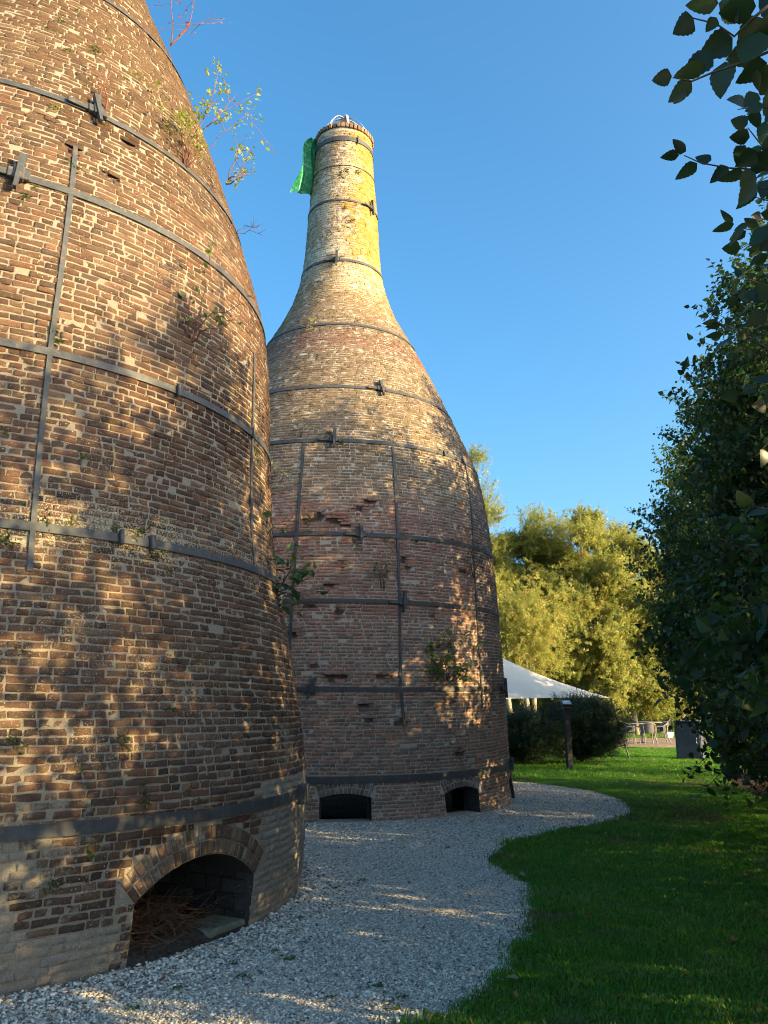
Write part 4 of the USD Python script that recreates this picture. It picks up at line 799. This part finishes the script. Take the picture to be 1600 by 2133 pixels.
# ------------------------------------------------------------------ lamp post, awning, cabinet, deck, furniture
t = thing('lamp_post', 'dark square timber post with a floodlight on its top, in front of the clipped bushes', 'lamp post', (4.61, 20.56, 0), rotz=8)
part(t, 'post', cat([rbox(.13, .13, 1.50, (0, 0, .73), .008)]), M['post'], 20)
part(t, 'cap_bracket', cat([rbox(.2, .16, .03, (0, 0, 1.495), .004), rbox(.03, .05, .10, (-.09, 0, 1.55), .004), rbox(.03, .05, .10, (.09, 0, 1.55), .004)]), M['frame'], 20)
Rl = Rotation.from_euler('x', 35, degrees=True).as_matrix()
part(t, 'lamp_body', xf(cat([rbox(.26, .20, .05, (0, 0, 0), .01)] + [rbox(.012, .17, .03, (x, 0, -.035), .002) for x in np.linspace(-.1, .1, 6)]), Rl, (0, 0, 1.62)), M['frame'], 20)
part(t, 'lamp_glass', xf(rbox(.21, .15, .012, (0, 0, .0285), .003), Rl, (0, 0, 1.62)), M['lampglass'], 20)

# awning: four-cornered tent roof with a sagging cloth, high in the middle behind the kiln
gu, gv = np.meshgrid(np.linspace(0, 1, 46), np.linspace(0, 1, 40), indexing='ij')
TIP, NW, SW, TOP = np.array([6.70, 24.0, 1.78]), np.array([-3.0, 28.5, 1.9]), np.array([-1.6, 19.6, 1.45]), np.array([1.3, 24.4, 4.35])
def tri_patch(A, B, C_, sag, n=26):
    """cloth between the apex A and the eave B-C, drooping between its fixed edges"""
    u, v = np.meshgrid(np.linspace(0, 1, n), np.linspace(0, 1, n), indexing='ij')
    e = B[None, None] * (1 - v)[..., None] + C_[None, None] * v[..., None]; e[..., 2] -= -.10 * np.sin(np.pi * v)
    P = A[None, None] * (1 - u)[..., None] + e * u[..., None]; P[..., 2] -= sag * np.sin(np.pi * u) * (1 - .25 * np.sin(np.pi * v))
    i, j = np.meshgrid(np.arange(n - 1), np.arange(n - 1), indexing='ij'); q = np.stack([i * n + j, (i + 1) * n + j, (i + 1) * n + j + 1, i * n + j + 1], -1).reshape(-1, 4)
    return P.reshape(-1, 3), np.vstack([q[:, :3], q[:, [0, 2, 3]]])
t = thing('awning', 'white cloth tent awning reaching out from behind the farther kiln above the bushes', 'awning', TOP * [1, 1, 0])
NE = np.array([5.2, 30.5, 1.9]); o_ = TOP * [1, 1, 0]
for Bq, Cq in ((TIP, SW), (NE, TIP), (NW, NE), (SW, NW)):
    part(t, 'cloth_panel', (lambda m: (m[0] - o_, m[1]))(tri_patch(TOP, Bq, Cq, .32)), M['sail'], True)
part(t, 'mast', tube([(0, 0, 0), (0, 0, TOP[2] - .02)], .05, 12), M['galv'], True)
for Cn in (TIP, NE, NW, SW):
    part(t, 'guy_pole', tube([(*(Cn[:2] + (Cn[:2] - TOP[:2]) * .08 - o_[:2]), 0), Cn - o_ + [0, 0, -.03]], .022, 8), M['frame'], True)

t = thing('cabinet', 'slate blue cabinet under the low branches of the alder row', 'cabinet', (9.05, 24.3, 0), rotz=-30)
part(t, 'body', rbox(.72, .60, 1.05, (0, 0, .545), .01), M['bin'], 20)
part(t, 'lid', rbox(.76, .64, .05, (0, 0, 1.10), .012), M['bin'], 20)
part(t, 'plinth', rbox(.66, .54, .04, (0, 0, .02), .004), M['frame'], 20)
part(t, 'door', rbox(.66, .02, .95, (0, -.311, .55), .006), M['bin'], 20)
part(t, 'handle', cat([tube([(.24, -.325, .5), (.24, -.36, .5), (.24, -.36, .64), (.24, -.325, .64)], .009, 8)]), M['galv'], 30)

deck = thing('wooden_deck', 'low brown plank deck of the sunlit terrace', 'deck', (10.5, 30.3, 0), rotz=5)
for q in range(44):
    part(deck, 'plank', rbox(9.0, .142, .028, (0, .08 + q * .150, .10 + .001 * (q % 3)), .005), M['deckwood'], 20)
part(deck, 'edge_board', rbox(9.0, .03, .10, (0, -.012, .06), .005), M['deckwood'], 20)

def chair(label, x, y, a, mat='wicker'):
    t = thing('armchair', label, 'chair', (x, y, .115), 'wicker armchairs on the terrace', a)
    th = np.linspace(-.3, np.pi + .3, 15); arm = np.stack([.27 * np.cos(th) * 1.02, .05 + .25 * np.sin(th), .64 + .14 * np.clip(np.sin(th), 0, 1)], 1)
    part(t, 'back_rim', tube(np.vstack([[(.27, -.20, .62)], arm, [(-.27, -.20, .62)]]), .022, 8), M[mat], True)
    ang = np.linspace(.0, np.pi, 13); v = []
    for a_ in ang:
        for h_ in (.42, .55, .64 + .13 * math.sin(a_)): v.append((.265 * math.cos(a_) * (1 if h_ > .45 else .9), .05 + .245 * math.sin(a_) * (1 if h_ > .45 else .88), h_))
    v = np.array(v); f = []
    for i in range(12):
        for k in range(2): b = i * 3 + k; f += [(b, b + 3, b + 4), (b, b + 4, b + 1)]
    vv = np.vstack([v, v * [.93, .93, 1]]); f = np.array(f); part(t, 'back_weave', (vv, np.vstack([f, f[:, ::-1] + len(v)])), M['wicker_dark'], True)
    s = trimesh.creation.cylinder(.25, .05, sections=20); part(t, 'seat', xf(s, None, (0, 0, .42)), M['wicker_dark'], 30)
    for sx in (-1, 1):
        part(t, 'leg', tube([(sx * .27, -.20, .63), (sx * .235, -.20, .48), (sx * .215, -.20, .30), (sx * .25, -.24, 0)], .021, 8), M[mat], True)
        part(t, 'leg', tube([(sx * .24, .22, .68), (sx * .20, .20, .45), (sx * .20, .22, .25), (sx * .25, .32, 0)], .021, 8), M[mat], True)
    return t
def table(label, x, y, z=.115, r=.42):
    t = thing('bistro_table', label, 'table', (x, y, z), 'round tables on the terrace')
    c = trimesh.creation.cylinder(r, .028, sections=36); part(t, 'table_top', xf(c, None, (0, 0, .735)), M['tabletop'], 30)
    part(t, 'pedestal', tube([(0, 0, .02), (0, 0, .72)], .035, 10), M['frame'], True)
    part(t, 'foot', cat([xf(rbox(.5, .06, .03, (0, 0, .02), .006), rz(a)) for a in (0.4, .4 + np.pi / 2)]), M['frame'], 20)
table('pale round table among the wicker chairs, nearest of the terrace', 10.15, 32.3)
table('farther round table, a thin pale line against the golden shrubs', 13.2, 40.5, .0, .55)
chair('wicker armchair turned with its back to the camera in front of the near table', 10.15, 31.55, 180)
chair('wicker armchair in profile at the right of the near table', 10.85, 32.2, 265)
chair('wicker armchair at the left of the near table beside the bush', 9.52, 32.0, 78)
chair('wicker armchair half hidden behind the near table', 9.75, 33.0, 25)
chair('dark wicker armchair at the left of the far table', 12.5, 40.5, 85, 'wicker_dark')
chair('dark wicker armchair at the right of the far table', 13.9, 40.6, 275, 'wicker_dark')
t = thing('flower_pot', 'small white square pot on the grass behind the deck beside the cabinet', 'pot', (13.4, 38.6, 0))
part(t, 'pot', trimesh.convex.convex_hull([(sx * w, sy * w, z) for sx in (-1, 1) for sy in (-1, 1) for w, z in ((.13, 0), (.17, .30))]), M['white'])
part(t, 'rim', rbox(.37, .37, .04, (0, 0, .30), .008), M['white'], 20)

# ------------------------------------------------------------------ plants growing from the masonry
def sapling(name, label, cat_, stems, leafm, stemm, ls, nl, seed, lw=.6, spread=.09, single=False, r0=.008, droop=.3):
    rng = np.random.default_rng(seed); root = np.array(stems[0][0], float); t = thing(name, label, cat_, root); wood, lv = [], []
    for s in stems:
        s = np.array(s, float) - root; u = np.linspace(0, 1, 8); k = np.linspace(0, 1, len(s)); p = np.stack([np.interp(u, k, s[:, c]) for c in range(3)], 1); p[1:-1] += rng.normal(0, .012, (6, 3))
        wood.append(tube(p, np.linspace(r0, .002, 8), 5))
        for q in range(5):
            b = p[rng.integers(3, 8)]; e = b + rng.normal(0, 1, 3) * spread * 1.4 + [0, 0, spread * .8]; wood.append(tube([b, (b + e) / 2 + rng.normal(0, .01, 3), e], [.003, .002, .0012], 4, False))
            for _ in range(max(1, nl // 5)):
                c = b + (e - b) * rng.uniform(.3, 1.05) + rng.normal(0, spread * .35, 3); d = (e - b) + rng.normal(0, .06, 3) + [0, 0, -droop * .1]; R = frame(rng.normal(0, .6, 3) + [0, -.3, .7], d); sz = ls * rng.uniform(.6, 1.25)
                lv.append(xf(leaf(sz, sz * lw, rng.uniform(.1, .5), rng.uniform(0, .5), 5 if not single else 9, .15 if single else 0, rng), R, c))
    part(t, 'stem', cat(wood), M[stemm], True)
    if single:
        for l in lv: part(t, 'leaf', l, M[leafm], False)
    elif lv: part(t, 'foliage', cat(lv), M[leafm], False, kind='stuff')
    return t
sapling('birch_sapling', 'yellow green birch sapling rooted at the hoop high on the near kiln', 'sapling', [[(-1.87, 6.46, 6.5), (-1.82, 6.42, 6.76), (-1.66, 6.42, 7.14), (-1.60, 6.42, 7.6)], [(-1.87, 6.46, 6.5), (-1.9, 6.36, 6.8), (-1.95, 6.36, 7.1), (-2.05, 6.36, 7.3)], [(-1.87, 6.46, 6.5), (-1.7, 6.40, 6.62), (-1.50, 6.40, 6.85)], [(-1.87, 6.46, 6.5), (-1.7, 6.40, 6.9), (-1.5, 6.42, 7.15), (-1.42, 6.42, 7.3)], [(-1.87, 6.46, 6.5), (-1.86, 6.36, 6.75), (-1.83, 6.34, 6.98)]],
        'birch', 'twig_red', .045, 75, 1, .65, .12)
sapling('red_sapling', 'bare reddish sapling with red leaves on the near kiln against the sky', 'sapling', [[(-2.33, 7.18, 8.58), (-2.18, 7.15, 8.74), (-2.10, 7.15, 8.95), (-2.12, 7.15, 9.3)], [(-2.33, 7.18, 8.58), (-2.15, 7.15, 8.78), (-1.85, 7.15, 8.92)], [(-2.33, 7.18, 8.58), (-2.3, 7.1, 8.9), (-2.35, 7.1, 9.2)]], 'redleaf', 'twig_red', .035, 18, 2, .5, .10)
sapling('tiny_sapling', 'thin sapling with few pale leaves beside the wedge clamp on the near kiln', 'sapling', [[(-2.42, 5.85, 6.62), (-2.41, 5.78, 6.89), (-2.45, 5.76, 7.2)], [(-2.42, 5.85, 6.62), (-2.45, 5.76, 6.8), (-2.55, 5.74, 6.95)]], 'birch', 'twig_red', .028, 8, 3, .55, .07)
sapling('wall_shrub', 'small green shrub with long twigs on the middle of the near kiln', 'shrub', [[(-1.62, 6.13, 4.56), (-1.48, 6.02, 4.75), (-1.13, 6.02, 4.86)], [(-1.62, 6.13, 4.56), (-1.52, 6.0, 4.8), (-1.45, 5.98, 5.2)], [(-1.62, 6.13, 4.56), (-1.45, 5.98, 4.6), (-1.25, 5.98, 4.70)], [(-1.62, 6.13, 4.56), (-1.62, 5.98, 4.7), (-1.6, 5.95, 4.95)]], 'shrub', 'twig_red', .06, 14, 4, .65, .06)
sapling('bare_twig', 'bare thin twig sticking out of the near kiln into the sky', 'twig', [[(-1.52, 7.25, 6.33), (-1.42, 7.25, 6.42), (-1.30, 7.25, 6.40)], [(-1.52, 7.25, 6.33), (-1.40, 7.25, 6.36), (-1.27, 7.25, 6.31)]], 'redleaf', 'twig', .01, 0, 5, .5, .04, r0=.004)
sapling('birch_sapling', 'small tuft of yellow leaves on the edge of the near kiln below its third hoop', 'sapling', [[(-1.2, 7.62, 3.75), (-1.12, 7.6, 3.82), (-1.03, 7.6, 3.84)], [(-1.2, 7.62, 3.75), (-1.1, 7.6, 3.74), (-1.02, 7.6, 3.75)]], 'birch', 'twig', .05, 9, 6, .7, .05)
sapling('birch_sapling', 'pale leafy twigs on the edge of the near kiln, right of the big birch sapling', 'sapling', [[(-1.58, 6.9, 6.65), (-1.45, 6.85, 6.72), (-1.38, 6.85, 6.95)], [(-1.58, 6.9, 6.65), (-1.5, 6.85, 6.85), (-1.48, 6.85, 7.1)], [(-1.58, 6.9, 6.65), (-1.42, 6.85, 6.68), (-1.3, 6.85, 6.75)]], 'birch', 'twig_red', .045, 25, 61, .7, .08)
sapling('oak_sapling', 'dark lobed oak sapling in the gap between the two kilns', 'sapling', [[(-1.05, 7.45, 2.62), (-.90, 7.38, 2.66), (-.75, 7.36, 2.72), (-.58, 7.36, 2.85)], [(-1.05, 7.45, 2.62), (-.92, 7.38, 2.75), (-.84, 7.36, 2.95), (-.80, 7.36, 3.2)], [(-1.05, 7.45, 2.62), (-.95, 7.36, 2.62), (-.85, 7.34, 2.55)], [(-1.05, 7.45, 2.62), (-.95, 7.36, 2.72), (-.88, 7.32, 2.8)], [(-1.05, 7.45, 2.62), (-.9, 7.36, 2.58), (-.80, 7.34, 2.62)]], 'oak', 'twig', .10, 18, 7, .6, .08, True)
sapling('wall_shrub', 'leafy green shrub growing on the second hoop of the farther kiln', 'shrub', [[(.99, 12.42, 1.9), (1.0, 12.28, 2.1), (1.02, 12.25, 2.4), (1.0, 12.25, 2.72)], [(.99, 12.42, 1.9), (.85, 12.22, 2.05), (.65, 12.2, 2.15)], [(.99, 12.42, 1.9), (.8, 12.22, 2.15), (.72, 12.2, 2.35)], [(.99, 12.42, 1.9), (1.12, 12.3, 2.1), (1.3, 12.35, 2.35)], [(.99, 12.42, 1.9), (1.15, 12.3, 1.98), (1.25, 12.35, 2.02)], [(.99, 12.42, 1.9), (.85, 12.22, 1.95), (.55, 12.1, 2.0)], [(.99, 12.42, 1.9), (.95, 12.25, 2.15), (.9, 12.2, 2.45)]], 'shrub', 'twig', .06, 75, 8, .62, .09)
sapling('wall_shrub', 'thin green shrub above the wedge clamp in the middle of the farther kiln', 'shrub', [[(.0, 11.98, 3.2), (-.02, 11.82, 3.45), (-.05, 11.8, 3.75)], [(.0, 11.98, 3.2), (-.08, 11.82, 3.5), (-.15, 11.8, 3.7)], [(.0, 11.98, 3.2), (.02, 11.82, 3.4), (.08, 11.84, 3.6)]], 'shrub', 'twig', .045, 24, 9, .6, .07)
sapling('wall_shrub', 'sparse shrub spreading left beside the right edge of the farther kiln', 'shrub', [[(1.50, 12.98, 3.62), (1.40, 12.8, 3.85), (1.32, 12.75, 3.95)], [(1.50, 12.98, 3.62), (1.58, 12.85, 3.95), (1.65, 12.9, 4.15)], [(1.50, 12.98, 3.62), (1.45, 12.8, 4.0), (1.5, 12.8, 4.1)]], 'shrub', 'twig', .04, 26, 10, .6, .10)
sapling('wall_shrub', 'pale tuft on the hoop below the neck of the farther kiln', 'shrub', [[(-1.35, 13.1, 8.25), (-1.33, 13.0, 8.35)], [(-1.35, 13.1, 8.25), (-1.4, 13.0, 8.15)]], 'birch', 'twig', .045, 10, 12, .6, .07)
sapling('wall_shrub', 'yellowish sprig at the top of the left iron strap on the farther kiln', 'shrub', [[(-1.35, 12.12, 5.75), (-1.38, 11.98, 5.92), (-1.45, 11.98, 6.0)], [(-1.35, 12.12, 5.75), (-1.3, 11.98, 5.9)]], 'birch', 'twig', .045, 8, 13, .6, .06)
sapling('wall_shrub', 'dark green sprig above the fourth hoop at the left of the farther kiln', 'shrub', [[(-1.28, 12.0, 4.25), (-1.27, 11.88, 4.4), (-1.22, 11.86, 4.5)], [(-1.28, 12.0, 4.25), (-1.2, 11.88, 4.3)]], 'shrub', 'twig', .045, 10, 14, .6, .06)

# moss and fern tufts in the joints: one of each kind, then copies
def tuft_mesh(seed, n, ls, flat=.5):
    rng = np.random.default_rng(seed); out = []
    for q in range(n):
        d = rng.normal(0, 1, 3); d[2] = abs(d[2]) * flat + .2; d /= np.linalg.norm(d); c = rng.normal(0, .035, 3) * [1, .7, .3]; s = ls * rng.uniform(.5, 1.3)
        out.append(xf(leaf(s, s * .45, .2, .4, 3), frame(rng.normal(0, .4, 3) + [0, 0, 1], d), c))
    return cat(out)
def scatter(name, label, cat_, group, mesh_list, matn, spots, pcf, Wf, B, seed, hl, md0):
    ORD = ['lowest', 'second', 'third', 'fourth', 'fifth', 'sixth', 'seventh', 'eighth', 'ninth', 'thin', 'topmost']
    rng = np.random.default_rng(seed)
    for q, (td, z) in enumerate(spots):
        th = math.radians(td); r = float(pcf(z)); n_ = np.array([math.cos(th), math.sin(th), .25]); R = B @ frame(n_, (-math.sin(th), math.cos(th), 0)) @ rz(rng.uniform(0, 6.28))
        zi = int(np.argmin([abs(z - h[0]) for h in hl])); dz_ = z - hl[zi][0]; md = (td - md0); wh = ('at', 'above', 'below')[0 if abs(dz_) < .03 else 1 if dz_ > 0 else 2]
        lab = f"{label}, {'just ' if abs(dz_) < .2 else 'well '}{wh} the {ORD[zi]} hoop, {'left' if md < -8 else 'right' if md > 8 else 'middle'}"
        x = thing(name, lab, cat_, Wf(np.array([[r * math.cos(th), r * math.sin(th), z]]) )[0], group, M=R * rng.uniform(.55, 1.25))
        part(x, 'tuft', mesh_list[q % len(mesh_list)], M[matn], False, kind='stuff')
rng = np.random.default_rng(17)
TM = [tuft_mesh(s, 60, .032) for s in (1, 2, 3)]
sp1 = [(-55.5, 2.79), (-46, 2.80), (-42.5, 2.80), (-44, 2.66), (-40, 2.66), (-52, 2.80), (-38.5, 2.68), (-60, 2.62), (-33, 1.9), (-38, 1.55), (-62, 2.2), (-50, 1.2), (-42, 1.0), (-60, 1.5), (-57, 1.9), (-35.5, .72), (-48, .72), (-52, .55), (-61.5, 5.42), (-63, 5.30), (-50, 6.40), (-55.8, 5.75), (-60, 7.6), (-56, 7.9), (-62, 8.1), (-51, 7.4), (-47, 7.7), (-58, 7.2), (-63, 7.4), (-53, 6.55), (-56.6, 4.2), (-60, 6.35), (-44, 7.2), (-57, 1.35), (-45, 1.35), (-51, 3.3), (-62, 3.4), (-10, 3.9)]
scatter('moss_tuft', 'moss tuft on the near kiln', 'moss', 'moss tufts on the near kiln', TM, 'moss', sp1, pc1, W1, B1, 21, hoops1, -48)
sp2 = [(-76, 4.25), (-66.5, 4.28), (-62, 4.18), (-82, 4.12), (-72, 4.15), (-69, 4.8), (-97, 4.9), (-86, 5.75), (-75, 5.75), (-90, 5.9), (-60, 5.72), (-66, 5.3), (-92, 4.15), (-97, 3.0), (-57, 3.0), (-80, 11.0), (-74, 10.9), (-70, 10.7), (-78, 10.75), (-84, 11.2), (-66, 11.3), (-88, 11.9), (-80, 12.1), (-70, 10.95), (-92, 12.0), (-60, 12.1)]
scatter('moss_tuft', 'moss tuft on the farther kiln', 'moss', 'moss tufts on the farther kiln', TM, 'moss', sp2, pc2, W2, B2, 22, hoops2, -76)

# ------------------------------------------------------------------ ground cover: pebbles, grass blades, weeds, litter, fallen leaves
def inpoly(poly, n, x0, x1, y0, y1, rng):
    p = rng.uniform([x0, y0], [x1, y1], (n, 2)); return p[contains_xy(poly, p[:, 0], p[:, 1])]
def visible(p, m=60):
    px, py, F = project(np.c_[p, np.zeros(len(p))]); return p[(F > .3) & (px > -m) & (px < 1600 + m) & (py < 2133 + 2 * m)]
def outside(p, c, r): return p[np.hypot(p[:, 0] - c[0], p[:, 1] - c[1]) > r]
rng = np.random.default_rng(31)
peb = []
for q in range(6):
    m = trimesh.creation.icosphere(1 if q < 4 else 0, 1.0); v = np.array(m.vertices); v *= 1 + .45 * (meshkit.noise(v * 1.3 + q * 7, q)[:, None] - .5); v *= [(1, .75, .42), (1, .8, .55), (.9, .9, .3), (1, .6, .5), (1, .85, .22), (1, .7, .25)][q]; peb.append((v, np.array(m.faces)))
pa = visible(outside(outside(inpoly(gpl.buffer(.05), 200000, -4.2, 2.0, 3.6, 9.5, rng), C1, 3.17), C2, 3.2)); pb = visible(outside(outside(inpoly(gpl, 60000, -1.2, 4.2, 9.5, 17.6, rng), C1, 3.17), C2, 3.22))
near1 = np.hypot(pa[:, 0] - C1[0], pa[:, 1] - C1[1]) - 3.15
pp = np.vstack([pa, pb]); n_ = len(pp)
sz = np.r_[rng.lognormal(math.log(.0064), .30, len(pa)) * (1 + .7 * np.clip(1 - near1 / .6, 0, 1)), rng.lognormal(math.log(.0095), .3, len(pb))]
hz = .006 + sz * .25 + .022 * np.r_[np.clip(1 - near1 / .5, 0, 1), np.zeros(len(pb))] * rng.random(n_)
instancer('/World', 'gravel', [(p, M['pebble'], True) for p in peb], np.c_[pp, hz], Rotation.from_euler('xyz', np.c_[rng.normal(0, .35, n_), rng.normal(0, .35, n_), rng.uniform(0, 6.28, n_)]), sz, rng.integers(0, 6, n_), 'pebble', kind='stuff', label='loose grey and white shell gravel and pebbles on the path')

def blades(n, h, spread, rng, wid=.0035):
    out_v, out_f = [], []
    for q in range(n):
        b = np.append(rng.normal(0, spread, 2), 0); a = rng.uniform(0, 6.28); hh = h * rng.uniform(.5, 1.25); ln = rng.uniform(.15, .8) * hh; d = np.array([math.cos(a), math.sin(a), 0]); s = np.array([-d[1], d[0], 0]) * wid * rng.uniform(.7, 1.3); k = len(out_v) * 7
        p1, p2, p3 = b + d * ln * .2 + [0, 0, hh * .5], b + d * ln * .55 + [0, 0, hh * .82], b + d * ln + [0, 0, hh * rng.uniform(.8, 1)]
        out_v.append(np.array([b - s, b + s, p1 - s * .9, p1 + s * .9, p2 - s * .6, p2 + s * .6, p3])); out_f.append(np.array([(0, 1, 3), (0, 3, 2), (2, 3, 5), (2, 5, 4), (4, 5, 6)]) + k)
    return np.vstack(out_v), np.vstack(out_f)
GRASS = [blades(34, .043, .05, rng) for _ in range(4)]; GRASS_FAR = [blades(60, .06, .13, rng, .007) for _ in range(3)]
lawn_poly = big.difference(gpl.buffer(.01)).difference(mbp.buffer(-.25))
ga = visible(inpoly(lawn_poly, 26000, -.6, 6.0, 3.4, 9.0, rng)); gb = visible(inpoly(lawn_poly, 20000, .8, 9.0, 9.0, 18.5, rng)); gc = visible(inpoly(lawn_poly, 12000, 2.0, 13, 18.5, 31.5, rng)); gd = visible(inpoly(lawn_poly, 7000, 5, 20, 36.5, 52, rng))
pp = np.vstack([ga, gb, gc, gd]); n_ = len(pp); far = np.r_[np.zeros(len(ga) + len(gb), bool), np.ones(len(gc) + len(gd), bool)]
pn = .55 + .65 * meshkit.noise(np.c_[pp * 1.4, np.zeros(n_)]) + .45 * meshkit.noise(np.c_[pp * 4.3, np.ones(n_)])
dry = meshkit.noise(np.c_[pp * 1.1, np.full(n_, 2.)]) + .5 * (meshkit.noise(np.c_[pp * 5, np.full(n_, 3.)]) - .5) > .74
idx = np.where(far, 4 + rng.integers(0, 3, n_), rng.integers(0, 4, n_)); idx = np.where(dry & ~far, 7 + rng.integers(0, 2, n_), idx)
instancer('/World', 'grass', [(g, M['grass'], False) for g in GRASS] + [(g, M['grass'], False) for g in GRASS_FAR] + [(g, M['grass_dry'], False) for g in GRASS[:2]], np.c_[pp, np.full(n_, .001)], Rotation.from_euler('z', rng.uniform(0, 6.28, n_)), pn * rng.uniform(.75, 1.2, n_), idx, 'blade', kind='stuff', label='short dark green grass blades of the lawn')
# litter on the mulch bed
ml = visible(inpoly(mbp, 9000, 3.8, 9, 3, 20, rng)); n_ = len(ml); LM = [leaf(.055, .035, .3, .3, 3), leaf(.05, .02, .6, -.3, 3), leaf(.07, .008, .1, .1, 3)]
instancer('/World', 'leaf_litter', [(m, M['chip'], False) for m in LM], np.c_[ml, rng.uniform(.008, .03, n_)], Rotation.from_euler('xyz', np.c_[rng.normal(0, .4, n_), rng.normal(0, .4, n_), rng.uniform(0, 6.28, n_)]), rng.uniform(.7, 1.4, n_), rng.integers(0, 3, n_), 'dry_leaf', kind='stuff', label='dry brown leaf litter on the bed under the alders')
# weeds in the gravel near the kiln foot
WM = [tuft_mesh(s, 26, .045, .6) for s in (11, 12)]; px_ = [(-1.35, 4.75), (-1.18, 5.05), (-1.75, 4.3), (-.55, 5.95), (-.62, 5.6), (-.85, 5.25), (-1.5, 4.45), (-.72, 5.75), (-.05, 5.1), (.1, 4.9), (-.45, 7.6), (-.2, 7.9), (.05, 4.75), (-.3, 4.9), (-.95, 5.5)]
for q, (x, y) in enumerate(px_):
    w = thing('weed', 'small green weed sprouting from the gravel', 'weed', (x, y, .02), 'weeds in the gravel', scale=rng.uniform(.45, .9)); part(w, 'foliage', WM[q % 2], M['weed'], False, kind='stuff')
# fallen leaves on lawn and gravel
fl = visible(inpoly(Polygon([(-.2, 4.3), (3.0, 4.3), (4.6, 9), (4.8, 12), (1.5, 11), (1.0, 7)]), 80, -.5, 5, 4, 12, rng), 0)
for q, (x, y) in enumerate(fl):
    s = rng.uniform(.045, .085); ing = contains_xy(gpl, x, y); R = Rotation.from_euler('xyz', [rng.normal(0, .4), rng.normal(0, .4), rng.uniform(0, 6.28)]).as_matrix()
    w = thing('fallen_leaf', 'dry fallen leaf lying on the gravel' if ing else 'dry fallen leaf lying in the grass', 'leaf', (x, y, .03 if ing else .06), 'fallen leaves on the gravel' if ing else 'fallen leaves in the grass', M=R)
    part(w, 'blade', leaf(s, s * .6, .3, rng.uniform(.1, .6), 7), M['fallen'], True)
